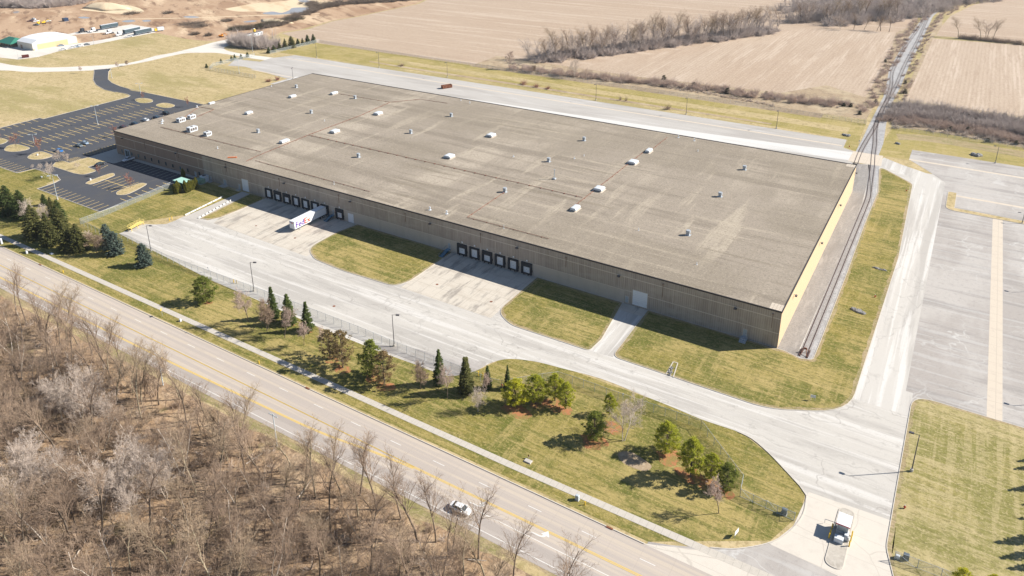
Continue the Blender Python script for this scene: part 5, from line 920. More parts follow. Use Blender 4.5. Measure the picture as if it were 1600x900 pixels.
thicket('hedgerow', along([(480,5),(500,14),(470,24),(430,40),(395,46),(365,46)], 120, 6, 17), M['brush'], 5, 3.2, 'dark line of cleared brush between bare soil and field', 'brush', tw=.05, seed=17)
thicket('hedgerow', along([(362,47),(400,44),(440,34),(462,31)], 90, 5, 18), M['cedar'], 4.5, 2.6, 'dark green heaps of cut cedar along the soil edge', 'brush', tw=.06, seed=18)
thicket('hedgerow', along([(500,12),(540,6),(600,2),(655,-2)], 110, 8, 19), M['brush'], 6, 4, 'dark brush pile at the far field corner', 'brush', tw=.05, seed=19)
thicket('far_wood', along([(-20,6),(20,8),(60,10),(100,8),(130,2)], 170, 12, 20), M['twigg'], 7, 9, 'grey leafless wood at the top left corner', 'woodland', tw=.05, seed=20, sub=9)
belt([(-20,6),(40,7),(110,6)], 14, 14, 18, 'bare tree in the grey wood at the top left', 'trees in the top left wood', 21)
for i, (px, py, R_, l) in enumerate(((298,38,13,'large heap of cleared brush and stumps on bare soil'),(310,42,9,'right end heap of stumps beside the large brush heap'),(205,22,8,'low dark heap of brush in front of the pale earth mound'),(355,33,6,'small brown heap right of the large brush heap'),(262,21,5,'small heap of stumps far out on the soil'),(305,54,4,'tiny brush heap near the gravel road'),(326,56,3,'tiniest brush heap by the orange excavator'))):
    A, B, ra, rb = bush_np(np.random.default_rng(300+i), R_, 2.6, 110, .10, 6); x, y = G(px, py); V, F = seg_mesh(A, B, ra, rb, 4); o = np_obj('brush_pile', V, F, M['brush']); o.location = (x, y, 0); o.rotation_euler[2] = 1.2; tag(o, l, 'brush pile', 'brush piles on the cleared site')
for px, py, rx, ry, h, l in ((165,12,34,16,5,'pale grassy earth mound on the cleared site'),(430,34,20,8,2.5,'bare earth windrow beside the cut cedars')):
    x, y = G(px, py); m = MB(); rings = []
    for k_ in range(6):
        f = 1-k_/5; rings.append([(x+rx*f*math.cos(t)*(1+.15*math.sin(3*t)), y+ry*f*math.sin(t)*(1+.12*math.sin(5*t)), h*(1-f*f)) for t in [2*math.pi*i/24 for i in range(24)]])
    tag(m.loft(rings).build('earth_mound', M['soil_pale'], smooth=True), l, 'earth mound')
# ---------------------------------------------------------------- lamp posts
def lamp_proto(name, mat, heads=1):
    r = empty(name, (0, 0, 0), 'x', 'lamp post')
    MB().cyl((0,0,0),(0,0,.75),.34,n=10).build('footing', M['conc'], r)
    MB().cyl((0,0,.75),(0,0,10),.13,.08,n=8).build('pole', mat, r)
    for sg in (1,) if heads == 1 else (1, -1):
        MB().cyl((0,0,9.9),(sg*-1.1,0,10.05),.05,n=6).build('arm', mat, r)
        m = MB(); m.loft([[(sg*-1.0,-.26,9.88),(sg*-2.0,-.3,9.88),(sg*-2.0,.3,9.88),(sg*-1.0,.26,9.88)],[(sg*-1.05,-.22,10.16),(sg*-1.9,-.24,10.12),(sg*-1.9,.24,10.12),(sg*-1.05,.22,10.16)]]); h = m.build('lamp_head', mat, r)
        MB().box(min(sg*-1.15,sg*-1.85),max(sg*-1.15,sg*-1.85),-.2,.2,9.85,9.88).build('lens', M['lens'], h)
    return Proto(r)
LD, LD2, LP, LP2 = lamp_proto('lamp_post', M['pole']), lamp_proto('lamp_post', M['pole'], 2), lamp_proto('lamp_post', M['polel']), lamp_proto('lamp_post', M['polel'], 2)
for q in (LD, LD2, LP, LP2): HS[id(q)] = 10.1
gd = 'lamp posts around the yards'
for pr, b, t, l, rz in ((LD,(1424,737),(1436,679),'dark lamp post on the grass right of the entrance road',0),(LD,(616,541),(615,491),'dark lamp post by the fence halfway along the front driveway',3.6),(LD,(397,455),(392,409),'dark lamp post by the fence above the row of three spruces',3.6),(LD,(236,392),(229,352),'lamp post at the west end of the front driveway near the blue spruces',3.6),
    (LD,(1555,255),(1563,229),'lamp post on the grass above the right trailer apron',0),(LD,(1597,349),(1600,333),'lamp post at the right picture edge on the narrow grass strip',0),(LD2,(458,123),(456,106),'twin headed lamp post behind the far roof corner',2.2),(LD,(495,90),(493,67),'lamp post farthest west on the ditch side of the back yard',1.5),
    (LD,(592.5,106),(591,81),'second lamp post from the west on the ditch side of the back yard',1.5),(LD,(699,121),(697,97),'lamp post on the ditch side just beyond the rusty dumpster',1.5),(LD,(931,157),(930,131),'lamp post on the ditch side in the middle of the back yard',1.5),(LD,(1072,179),(1073,152),'lamp post on the ditch side with reeds on both sides',1.5),(LD,(1213,201),(1217,172),'lamp post nearest the railway on the ditch side of the back yard',1.5),
    (LP2,(153,195),(146,165),'pale tall lamp post in the middle of the parking stalls',.8),(LP2,(54,226),(49,210),'pale lamp post between parking rows near the leftmost island',.8),(LP2,(220,147),(217,130),'pale lamp post on the oval island at the lot north end',.8),(LP2,(90,312),(81,274),'pale lamp post on the lawn below the southern stalls',.8),(LP,(175,122),(172,107),'pale lamp post beside the asphalt access drive',.8),
    (LP,(395,81),(391,55),'pale lamp post in front of the big thicket',.8),(LP,(374,115),(371,92),'lamp post inside the north west yard fence',.8),(LP,(29,93),(25,79),'lamp post at the edge of the truck yard near the hangar',.8),(LP,(147,69.5),(144.5,56),'lamp post at the edge of the truck yard near the parked cars',.8)):
    s = HT(b, t)/10.1; x, y = G(*b); pr.put((x, y, 0), rz, (1, 1, s), l, gd)
for hx, hy, l in ((1572,455,'lamp post on the trailer apron past the right picture edge, northern one'),(1572,631,'lamp post on the trailer apron past the right picture edge, southern one')):
    x, y = G(hx, hy); LD.put((x+14.4*.8+1.5, y+14.4*.6, 0), 0, 1.0, l, gd)
# ---------------------------------------------------------------- chain link fences
def fence(pts, label, h=2.4, step=3.05, gates=False, mat=None):
    r = empty('chain_link_fence', (pts[0][0], pts[0][1], 0), label, 'fence', 'chain link fences', off=(pts[0][0], pts[0][1], 0))
    pn = MB(); rl = MB(); n_ = 0; posts = []
    for a, b in zip(pts[:-1], pts[1:]):
        pn.add([(a[0],a[1],.05),(b[0],b[1],.05),(b[0],b[1],h),(a[0],a[1],h)], [(0,1,2,3)]); rl.cyl((a[0],a[1],h),(b[0],b[1],h),.035,n=5)
        L_ = math.dist(a, b); k_ = max(1, round(L_/step)); posts += [(a[0]+(b[0]-a[0])*i/k_, a[1]+(b[1]-a[1])*i/k_) for i in range(k_)]
    posts.append(pts[-1]); pn.build('wire_mesh', M['chain'], r); rl.build('top_rail', M['mgrey'], r)
    if len(posts) > 100: many = posts[100:]; posts = posts[:100]
    else: many = []
    p0 = MB().cyl((posts[0][0],posts[0][1],0),(posts[0][0],posts[0][1],h+.06),.055,n=6).build('post', M['mgrey'], r)
    for p in posts[1:]:
        c = p0.copy(); COL.objects.link(c); c.parent = r; c.location = (p[0]-posts[0][0], p[1]-posts[0][1], 0)
    if many:
        m = MB(); [m.cyl((p[0],p[1],0),(p[0],p[1],h+.06),.055,n=6) for p in many]; m.build('post', M['mgrey'], r)['kind'] = 'stuff'
    return r
FP = Gs([(126,351),(162,370),(200,377),(262,408),(340,437),(414,464),(485,492),(560,521),(622,547),(678,568),(719,584),(767,603),(784,607)])
FP = [FP[0]] + [(x, -58.6) for x in (-230,-200,-150,-100,-78)] if False else FP
fence(FP, 'long chain link fence between the front driveway and the tree lawn')
fence(Gs([(784,607),(822,600),(847,596),(872,593),(894,600),(929,612),(947,619),(1003,638.5),(1057,656.5),(1095,670)]), 'chain link fence stretch behind the yellow green pines up to its corner by the bend')
fence(Gs([(1095,670),(1125.5,710.6),(1160,756),(1156,776)]), 'chain link fence stretch running down from the bend towards the entrance')
fence(Gs([(126,351),(162,338),(200,322),(235,307.5),(274,290)]), 'chain link fence along the lower edge of the parking lot')
fence([(-411,189),(-411,240)], 'short fence in front of the corner conifers'); fence([(-411,240),(-345,235.5),(-281,234),(-200,233),(-110,231.5),(-58,230.5),(-9,228)], 'very long fence between the ditch lawn and the stubble fields', 1.8)
fence([(-362,133),(-408,133),(-415,141),(-415,178)], 'fence around the north west corner of the back yard')
fence([(-9,228),(-8,226)], 'stub of fence beside the railway'); fence([(4,226),(60,224),(240,219)], 'fence between the right lawn and the grey scrub', 1.8)
def gate(pts, label):
    r = fence(pts, label, 2.1, 3.4); r.name = 'sliding_gate'; r['category'] = 'gate'; r['group'] = 'sliding gates at the entrance'
    m = MB(); a, b = pts[0], pts[-1]; k_ = 4
    for i in range(k_):
        f0, f1 = i/k_, (i+1)/k_; m.cyl((a[0]+(b[0]-a[0])*f0, a[1]+(b[1]-a[1])*f0, .1 if i % 2 else 2.1), (a[0]+(b[0]-a[0])*f1, a[1]+(b[1]-a[1])*f1, 2.1 if i % 2 else .1), .03, n=5)
    m.cyl((a[0],a[1],.12),(b[0],b[1],.12),.04,n=5); m.build('brace', M['mgrey'], r)
    # ground line of the frame
gate(Gs([(1156,776),(1196,795.6),(1213.8,803),(1240.6,813.8)]), 'rolled open sliding gate left of the guard booth')
gate(Gs([(1397,875),(1433,888),(1470,902),(1530,925)]), 'rolled open sliding gate right of the guard booth')
def cabinet(px, py, sx, sy, sz, mat, label, name='utility_cabinet', cat='cabinet', rz=0.0):
    x, y = G(px, py); r = empty(name, (x, y, 0), label, cat, off=(0, 0, 0)); r.rotation_euler[2] = rz
    MB().box(-sx/2-.1,sx/2+.1,-sy/2-.1,sy/2+.1,0,.12).build('base', M['conc'], r)
    MB().bbox(-sx/2,sx/2,-sy/2,sy/2,.12,sz,.05).build('body', mat, r)
    MB().box(-sx*.4,sx*.4,-sy/2-.02,-sy/2,.25,sz-.15).build('door', mat, r); MB().box(sx*.28,sx*.34,-sy/2-.05,-sy/2-.02,sz*.5,sz*.6).build('handle', M['ventd'], r)
    return r
DG = surf('dark_grey_box_paint', (.10,.12,.14), rough=.5)
cabinet(1225,803,1.0,.8,1.35,DG,'dark grey gate motor box behind the left sliding gate'); cabinet(1415,874,1.0,.8,1.3,DG,'dark grey gate motor box behind the right sliding gate'); cabinet(1402,873,.7,.6,.9,M['ventw'],'small white box beside the right gate motor')
cabinet(902,781,.75,.6,1.25,M['polel'],'pale grey utility pedestal between the sidewalk and the road'); cabinet(282,502,.6,.5,.75,M['ventw'],'small white utility box between sidewalk and kerb near the yellow sign'); cabinet(42,396,.7,.5,1.0,M['ventw'],'white utility box beside the sidewalk at the far left'); cabinet(3,381,.6,.5,2.2,M['ventw'],'tall white pedestal by the crosswalk ramp at the left edge')
cabinet(81,397,1.3,.8,.35,M['ventw'],'flat white hatch box in the lawn below the spruce clump'); cabinet(65,277,.7,.5,.5,M['ventw'],'tiny white box on the rounded straw lawn'); cabinet(58.7,243,.7,.6,.8,M['ventw'],'white box on the second teardrop island'); cabinet(141.5,282,.7,.6,.9,M['ventw'],'white box at the tip of the narrow island')
cabinet(1351,623-360,.5,.4,.5,M['ventw'],'small white box near the right lawn') if False else None
cabinet(825,721,1.6,1.0,.26,M['conc'],'flat concrete vault lid beside the sidewalk'); cabinet(1331,272-20,.5,.4,.9,M['ventw'],'small box at the warehouse back corner') if False else None
# generator behind the hedge, condenser box by the wall
x, y = G(286,292); r = empty('generator', (x, y, 0), 'pale green roofed generator enclosure hidden inside the arborvitae screen', 'generator', off=(0, 0, 0))
m = MB(); m.bbox(-3,3,-1.9,1.9,.2,2.9,.1); m.build('body', surf('dark_teal_enclosure', (.03,.13,.14), rough=.5), r); MB().bbox(-3.3,3.3,-2.2,2.2,2.92,3.15,.08).build('roof', M['teal'], r); m = MB(); m.box(-3.02,-3.0,-1,0,.5,2.4); m.box(-1,1,-1.93,-1.9,.5,2.4); m.build('door', M['blue'], r); MB().box(-3.6,3.6,-2.5,2.5,0,.2).build('base', M['conc'], r)
x, y = G(314,286); r = empty('transformer', (x, y, 0), 'sage green transformer between the hedge and the wall', 'transformer', off=(0, 0, 0)); MB().bbox(-1.6,1.6,-1.2,1.2,.15,2.0,.08).build('body', surf('sage_paint', (.22,.33,.25), rough=.5), r); MB().box(-1.9,1.9,-1.5,1.5,0,.15).build('base', M['conc'], r); MB().box(-.7,.7,-1.24,-1.2,.3,1.8).build('door', M['teal'], r)
x, y = G(320,283); r = empty('chiller', (x, y, 0), 'white box unit right of the sage green transformer', 'equipment box', off=(0, 0, 0)); MB().bbox(-1.4,1.4,-1.3,1.3,.15,2.6,.08).build('body', M['ventw'], r); MB().box(-1.6,1.6,-1.5,1.5,0,.15).build('base', M['conc'], r); MB().cyl((0,0,2.6),(0,0,2.75),.8,n=14).build('fan', M['ventd'], r)
# ---------------------------------------------------------------- vehicles
def wheel(r, x, y, rad=.34, w_=.24):
    t = MB().cyl((x, y-w_/2, rad), (x, y+w_/2, rad), rad, n=16).build('wheel', M['black'], r)
    sg = 1 if y > 0 else -1; MB().cyl((x, y+sg*(w_/2), rad), (x, y+sg*(w_/2+.015), rad), rad*.62, n=12).build('rim', M['rim'], t)
def car(loc, rz, mat, label, group, kind='sedan'):
    r = empty('car' if kind != 'pickup' else 'pickup_truck', (loc[0], loc[1], loc[2]), label, 'car' if kind != 'pickup' else 'pickup truck', group, rz, off=(0, 0, 0))
    if kind == 'sedan': st_ = [(-2.38,.62,.42,.80),(-2.25,.80,.30,.98),(-1.7,.90,.24,1.06),(-1.0,.92,.24,1.0),(.9,.92,.24,.98),(1.3,.91,.24,.95),(2.0,.84,.26,.84),(2.33,.66,.34,.68)]; gh = [(-1.75,.70,1.03),(-1.1,.62,1.40),(-.1,.64,1.46),(.55,.62,1.40),(1.35,.74,.97)]; top = (-1.05,.5,1.465)
    elif kind == 'suv': st_ = [(-2.3,.72,.45,.95),(-2.22,.88,.34,1.15),(-1.6,.95,.30,1.2),(.8,.95,.30,1.16),(1.3,.94,.30,1.10),(2.0,.88,.32,1.02),(2.32,.7,.40,.8)]; gh = [(-2.2,.78,1.15),(-2.0,.70,1.62),(-.5,.72,1.74),(.35,.68,1.66),(1.1,.78,1.12)]; top = (-1.95,.3,1.745)
    else: st_ = [(-2.85,.9,.5,1.12),(-2.8,.95,.45,1.15),(-.7,.96,.42,1.15),(.9,.96,.40,1.14),(1.6,.95,.40,1.10),(2.5,.9,.42,1.0),(2.75,.74,.5,.8)]; gh = [(-.75,.8,1.14),(-.62,.72,1.75),(.1,.74,1.86),(.75,.7,1.78),(1.35,.8,1.12)]; top = (-.6,.7,1.868)
    m = MB()
    m.loft([[(x,-w_*.9,z0),(x,-w_,z0+.18),(x,-w_,z1-.16),(x,-w_*.86,z1-.02),(x,0,z1+.02),(x,w_*.86,z1-.02),(x,w_,z1-.16),(x,w_,z0+.18),(x,w_*.9,z0)] for x, w_, z0, z1 in st_]); b = m.build('body', mat, r, smooth=False)
    m = MB(); n_ = len(gh); base = gh[0][2]
    m.loft([[(x,-(w_ if z < 1.25 else w_),min(z,base)-.02-.0),(x,-w_*(1 if z < 1.2 else .98),z),(x,0,z+.015),(x,w_*(1 if z < 1.2 else .98),z),(x,w_,min(z,base)-.02)] if False else [(x,-.80,base-.08),(x,-w_,z),(x,0,z+.02),(x,w_,z),(x,.80,base-.08)] for x, w_, z in gh]); m.build('window_glass', M['glass'], r)
    m = MB(); w_ = .63 if kind == 'sedan' else .71
    m.loft([[(x,-w_,z-.05),(x,-w_*.9,z+.02),(x,0,z+.045),(x,w_*.9,z+.02),(x,w_,z-.05)] for x, z in ((gh[1][0]+.05,gh[1][2]),(gh[2][0],gh[2][2]),(gh[3][0]+.05,gh[3][2]))])
    for sg in (-1, 1):
        for (xa, za), (xb, zb) in (((gh[0][0],gh[0][2]),(gh[1][0],gh[1][2])), ((gh[3][0],gh[3][2]),(gh[4][0],gh[4][2]))): m.cyl((xa, sg*.76, za), (xb, sg*w_, zb), .045, n=5)
        m.cyl((gh[2][0]-.1, sg*.82, base-.05), (gh[2][0]-.15, sg*.67, gh[2][2]-.02), .045, n=5)
    m.build('roof', mat, r)
    if kind == 'pickup': m = MB(); m.box(-2.72,-.85,-.78,.78,1.13,1.16); m.build('cargo_bed', M['ventd'], r)
    xf, xr = (1.42, -1.42) if kind != 'pickup' else (1.75, -1.75)
    for x in (xf, xr):
        for y in (-.84, .84): wheel(r, x, y, .33 if kind == 'sedan' else .38)
    e0, e1 = st_[0], st_[-1]
    for sg in (-1, 1):
        MB().box(e1[0]-.12,e1[0]-.02,sg*.56-.16,sg*.56+.16,e1[3]-.20,e1[3]-.06).build('headlight', M['head'], r); MB().box(e0[0]-.0,e0[0]+.12,sg*.62-.16,sg*.62+.16,e0[3]-.16,e0[3]+.0).build('tail_light', M['red'], r)
        MB().bbox(gh[3][0]+.25,gh[3][0]+.42,sg*1.0-.1,sg*1.0+.1,base-.05,base+.1,.03).build('side_mirror', mat, r)
    return r
gp = 'cars in the warehouse parking lot'; z_ = .036
x, y = G(720.5,797); car((x, y-.2, .037), -.0, M['p_white'], 'white sedan with dark windows driving along the road beside the turn lane line', 'cars on the road')
for px, py, k, mt, l, rz in ((201,251,'pickup','p_white','white pickup truck parked half in the shade beside the wall',-1.5708),(157,258,'sedan','p_black','black car stopped beside the L shaped island','y'),(93,237,'sedan','p_blue','bright blue car beside the teardrop island',0),(124,229,'sedan','p_grey','dark grey car, lower one of two adjacent parked cars',0),(133,225,'sedan','p_silver','silver blue car, upper one of two adjacent parked cars',0),
    (193,200,'sedan','p_maroon','dark maroon car nearest the warehouse corner in the row behind it',0),(211,194.5,'sedan','p_navy','navy car second from the near end in the row behind the warehouse',0),(228,189,'sedan','p_white','white car in the row behind the warehouse corner',0),(245,185,'sedan','p_navy','dark navy car fourth in the row behind the warehouse',0),(260,178.5,'suv','p_black','large dark SUV at the far end of the row behind the warehouse',0)):
    x, y = G(px, py); car((x, y, z_), 1.5708 if rz == 'y' else rz, M[mt], l, gp, k)
gf = 'vehicles in the far truck yard'
for px, py, k, mt, l in ((99,78,'sedan','p_white','white car nearest the hangar in the truck yard'),(96,72,'sedan','p_silver','pale car tucked against the hangar end wall'),(114,75,'sedan','p_white','first of the cluster of white cars by the grass'),(120,74,'sedan','p_silver','second car in the cluster by the grass'),(125.5,72.5,'suv','p_white','white van like car in the cluster by the grass'),(136,70.5,'sedan','p_grey','dark car at the end of the cluster by the grass'),(202,58,'pickup','p_white','white pickup at the nose of the near semi trailer')):
    x, y = G(px, py); car((x, y, .03), 1.1, M[mt], l, gf, k)
TS = surf('dark_trailer_side', (.05,.075,.09), [dict(k='lines', ax=0, p=1.2, c=(.03,.045,.055), lo=.1, hi=.03, f=.6)], rough=.5); TW = surf('white_trailer_skin', (.70,.71,.73), [dict(k='lines', ax=0, p=1.2, c=(.6,.6,.62), lo=.06, hi=.02, f=.5), dict(s=.6, c=(.6,.6,.6), lo=.55, hi=.75, f=.4)], rough=.4)
def trailer(loc, rz, label, side, group=None, L_=16.1, H_=4.1):           # nose towards local -x, rear at +x
    r = empty('semi_trailer', (loc[0], loc[1], loc[2]), label, 'trailer', group, rz, off=(0, 0, 0)); h = L_/2
    m = MB(); m.bbox(-h, h, -1.3, 1.3, 1.15, H_, .06); b = m.build('body', side, r)
    MB().box(-h+.1, h-.1, -1.22, 1.22, H_-.005, H_+.02).build('roof', TW, r)
    m = MB(); m.box(-h+.02,h-.02,-1.33,-1.3,H_-.16,H_-.02); m.box(-h+.02,h-.02,1.3,1.33,H_-.16,H_-.02); m.box(-h+.02,h-.02,-1.33,-1.3,1.12,1.25); m.box(-h+.02,h-.02,1.3,1.33,1.12,1.25); m.build('edge_rail', M['mgrey'], r)
    m = MB(); m.box(h-4.4,h-.3,-.5,.5,.75,1.12); m.box(-h+.4,h-.4,-.45,-.3,1.0,1.15); m.box(-h+.4,h-.4,.3,.45,1.0,1.15); m.build('chassis', M['pole'], r)
    for x in (h-1.4, h-2.75):
        for y in (-1.0, 1.0): wheel(r, x, y, .5, .5)
    for y in (-.9, .9):
        m = MB(); m.box(-h+2.7,-h+2.9,y-.08,y+.08,.1,1.12); m.box(-h+2.55,-h+3.05,y-.2,y+.2,0,.1); m.build('landing_leg', M['mgrey'], r)
    m = MB(); m.box(h,h+.04,-1.25,-.03,1.25,H_-.1); m.box(h,h+.04,.03,1.25,1.25,H_-.1); m.build('rear_door', side, r)
    return r
fx = trailer((-168.7, -8.95, .044), 1.5708, 'white delivery trailer with purple and orange lettering backed onto a dock door', TW)
def text(body, size, mat, parent, M4, bold=.0):
    c = bpy.data.curves.new('lettering', 'FONT'); c.body = body; c.size = size; c.extrude = .012; c.offset = bold; c.materials.append(mat); c.resolution_u = 3
    o = bpy.data.objects.new('lettering', c); COL.objects.link(o); bpy.context.view_layer.update()
    me = bpy.data.meshes.new_from_object(o.evaluated_get(bpy.context.evaluated_depsgraph_get())); bpy.data.objects.remove(o)
    o = bpy.data.objects.new('lettering', me); COL.objects.link(o); o.parent = parent; o.matrix_local = M4; return o
PUR = surf('purple_lettering', (.09,.02,.26), rough=.5); ORA = surf('orange_lettering', (.80,.10,.03), rough=.5)
# trailer local frame: nose -x; the side seen in the photograph is local -y (world east)
side = lambda x, z: Matrix.Translation((x, -1.335, z)) @ Matrix.Rotation(math.radians(90), 4, 'X')
f1 = text('Fed', 3.05, PUR, fx, side(-7.6, 1.58), .05); text('Ex', 3.05, ORA, fx, side(-7.6+max(v.co.x for v in f1.data.vertices)-.02, 1.58), .05)
nose = lambda y, z: Matrix.Translation((-8.075, y, z)) @ Matrix.Rotation(math.radians(-90), 4, 'Z') @ Matrix.Rotation(math.radians(90), 4, 'X')
f2 = text('Fed', .75, PUR, fx, nose(1.1, 3.25), .012); text('Ex', .75, ORA, fx, nose(1.1-max(v.co.x for v in f2.data.vertices), 3.25), .012)
def tractor(loc, rz, mat, label, group):                                   # nose towards local -x
    r = empty('truck_tractor', (loc[0], loc[1], loc[2]), label, 'truck', group, rz, off=(0, 0, 0))
    m = MB(); m.bbox(-1.2,1.4,-1.22,1.22,1.0,3.7,.15); m.loft([[(-3.2,-.85,.6),(-3.2,.85,.6),(-3.2,.8,1.5),(-3.2,-.8,1.5)],[(-1.2,-1.1,.6),(-1.2,1.1,.6),(-1.2,1.05,1.9),(-1.2,-1.05,1.9)]]); m.build('cab', mat, r)
    m = MB(); m.add([(-1.22,-1.05,2.05),(-1.22,1.05,2.05),(-1.22,1.05,2.9),(-1.22,-1.05,2.9)], [(0,3,2,1)]); m.box(-1.0,.0,-1.24,-1.22,2.0,2.8); m.box(-1.0,.0,1.22,1.24,2.0,2.8); m.build('window_glass', M['glass'], r)
    m = MB(); m.box(-3.0,4.0,-.45,.45,.65,.95); m.box(1.9,3.4,-.6,.6,.95,1.15); m.build('chassis', M['pole'], r)
    for x in (-2.3, 2.1, 3.4):
        for y in (-.95, .95): wheel(r, x, y, .5, .35 if x < 0 else .55)
    return r
def hd(a, b):
    A, B = G(*a), G(*b); return math.atan2(B[1]-A[1], B[0]-A[0])
def mid(a, b): A, B = G(*a), G(*b); return ((A[0]+B[0])/2, (A[1]+B[1])/2, .026)
trailer(mid((157,47),(185,42)), hd((157,47),(185,42)), 'dark sided semi trailer standing alone at the back of the truck yard', TS, gf)
trailer(mid((209,56),(238,50)), hd((209,56),(238,50)), 'dark sided semi trailer nearest the grass', TS, gf)
trailer(mid((190,55),(222,48)), hd((190,55),(222,48)), 'white roofed semi trailer behind the one nearest the grass', TS, gf)
hh = hd((157,47),(185,42))
tractor((*G(129,51), .026), hh, M['p_black'], 'black truck tractor left of the white ones', gf); tractor((*G(146,50), .026), hh, M['p_white'], 'white truck tractor beside the lone trailer', gf)
tractor((*G(171,53), .026), hh, M['p_white'], 'white truck tractor in the middle of the yard', gf); tractor((*G(187,56), .026), hh, M['p_white'], 'white truck tractor in front of the white roofed trailers', gf)
x, y = G(248,49); r = empty('box_truck', (x, y, .026), 'white box truck with a yellow front at the end of the trailers', 'truck', gf, 1.2, off=(0, 0, 0)); MB().bbox(-1,4.5,-1.25,1.25,.9,3.6,.06).build('cargo_box', M['ventw'], r); MB().bbox(-3.2,-1.05,-1.1,1.1,.6,2.7,.25).build('cab', M['yellow'], r)
for xx in (-2.2, 3.0):
    for yy in (-.95, .95): wheel(r, xx, yy, .45, .35)
def dumpster(px, py, mat, label, rz, L_=6.6):
    x, y = G(px, py); r = empty('dumpster', (x, y, .04), label, 'dumpster', None, rz, off=(0, 0, 0)); h = L_/2
    m = MB(); m.box(-h,h,-1.2,1.2,.2,.32); m.box(-h,h,-1.2,-1.12,.32,1.9); m.box(-h,h,1.12,1.2,.32,1.9); m.box(-h,-h+.08,-1.12,1.12,.32,1.9); m.box(h-.08,h,-1.12,1.12,.32,1.9)
    for i in range(7): xx = -h+.3+i*(L_-.6)/6; m.box(xx-.06,xx+.06,-1.3,-1.2,.2,1.85); m.box(xx-.06,xx+.06,1.2,1.3,.2,1.85)
    m.build('body', mat, r); m = MB(); m.box(-h-.03,h+.03,-1.3,-1.1,1.9,2.0); m.box(-h-.03,h+.03,1.1,1.3,1.9,2.0); m.box(-h-.03,-h+.1,-1.1,1.1,1.9,2.0); m.box(h-.1,h+.03,-1.1,1.1,1.9,2.0); m.build('rim', M['rust'], r)
    m = MB(); m.cyl((-h+.4,-1.1,.15),(-h+.4,1.1,.15),.15,n=8); m.cyl((h-.4,-1.1,.15),(h-.4,1.1,.15),.15,n=8); m.build('roller', M['black'], r)
    return r
dumpster(698,137.5,M['rust'],'rusty open topped roll off dumpster in the back yard', math.radians(62)); dumpster(40,90,M['p_maroon'],'maroon dumpster near the hangar', 1.2, 4.5)
# far equipment
def excavator(px, py, mat, label, rz, s=1.0):
    x, y = G(px, py); r = empty('excavator', (x, y, .02), label, 'excavator', 'machines on the cleared site', rz, off=(0, 0, 0)); r.scale = (s, s, s)
    for yy in (-1.1, 1.1): m = MB(); m.loft([[(-1.9,yy-.3,.3),(-1.9,yy+.3,.3),(-1.5,yy+.3,.85),(-1.5,yy-.3,.85)],[(1.9,yy-.3,.3),(1.9,yy+.3,.3),(1.5,yy+.3,.85),(1.5,yy-.3,.85)]]); m.box(-1.6,1.6,yy-.3,yy+.3,0.0,.3); m.build('track', M['black'], r)
    m = MB(); m.bbox(-2.1,1.2,-1.3,1.3,1.0,2.1,.15); m.bbox(-.1,1.2,.35,1.25,2.1,3.0,.1); m.build('body', mat, r)
    m = MB(); m.cyl((1.0,-.3,1.8),(4.2,-.3,4.2),.28,.22,n=6); m.build('boom', mat, r); m = MB(); m.cyl((4.2,-.3,4.2),(6.0,-.3,1.8),.2,.16,n=6); m.build('stick', mat, r); MB().bbox(5.5,6.5,-.8,.2,.8,1.7,.1).build('bucket', M['ventd'], r)
excavator(346,58,surf('orange_machine_paint', (.75,.28,.03), rough=.5),'orange excavator by the gravel road', .4, .9); excavator(69,37,M['yellow'],'yellow excavator in the far cluster of machines', 1.2, .9); excavator(60,38,M['yellow'],'second yellow excavator, left of the other', 2.2, .8)
for px, py, mt, l in ((53,31,'p_white','white pickup far out on the soil, topmost of the cluster'),(57,34,'p_white','white pickup beside the yellow excavators'),(75,34,'p_white','white pickup right of the yellow excavators'),(48,34,'p_maroon','dark red pickup left of the white ones'),(57,40,'p_grey','dark pickup below the yellow excavators')):
    x, y = G(px, py); car((x, y, .03), random.random()*3, M[mt], l, 'machines on the cleared site', 'pickup')
x, y = G(102.5,32.5); cabinet(102.5,33,4,4,3,M['p_navy'],'dark square container alone on the soil', 'container', 'container')
# site office trailers
for i, (a, b, l) in enumerate((((371,63.5),(382,61),'white site office trailer with a window at the road end'),((384,61),(394,58.5),'white site office trailer in the middle of the row'),((395,58.5),(409,55),'white site office trailer half hidden behind the thicket'))):
    p = mid(a, b); A, B = G(*a), G(*b); L_ = math.dist(A, B)*.96; r = empty('office_trailer', (p[0], p[1], .02), l, 'site trailer', 'site office trailers', hd(a, b), off=(0, 0, 0)); h = L_/2
    MB().bbox(-h,h,-1.6,1.6,.6,3.6,.05).build('body', M['ventw'], r); MB().box(-h-.1,h+.1,-1.7,1.7,3.6,3.75).build('roof', M['pole'], r); MB().box(-h+.2,h-.2,-1.4,1.4,.05,.6).build('skirt', M['pole'], r)
    for k_ in range(3): m = MB(); xx = -h+1.5+k_*(L_-3)/2; m.box(xx-.5,xx+.5,-1.63,-1.6,1.7,2.8); m.build('window', M['glass'], r)
    MB().box(-h-.03,-h,-.5,.5,.8,2.8).build('door', M['mgrey'], r)
x, y = G(398,55); r = empty('storage_tank', (x, y, 0), 'bright yellow upright tank behind the site trailers', 'tank', off=(0, 0, 0)); MB().cyl((0,0,.2),(0,0,5.4),1.1,n=14).build('body', M['yellow'], r); MB().cyl((0,0,5.4),(0,0,5.8),1.1,.5,n=14).build('lid', M['ventw'], r)
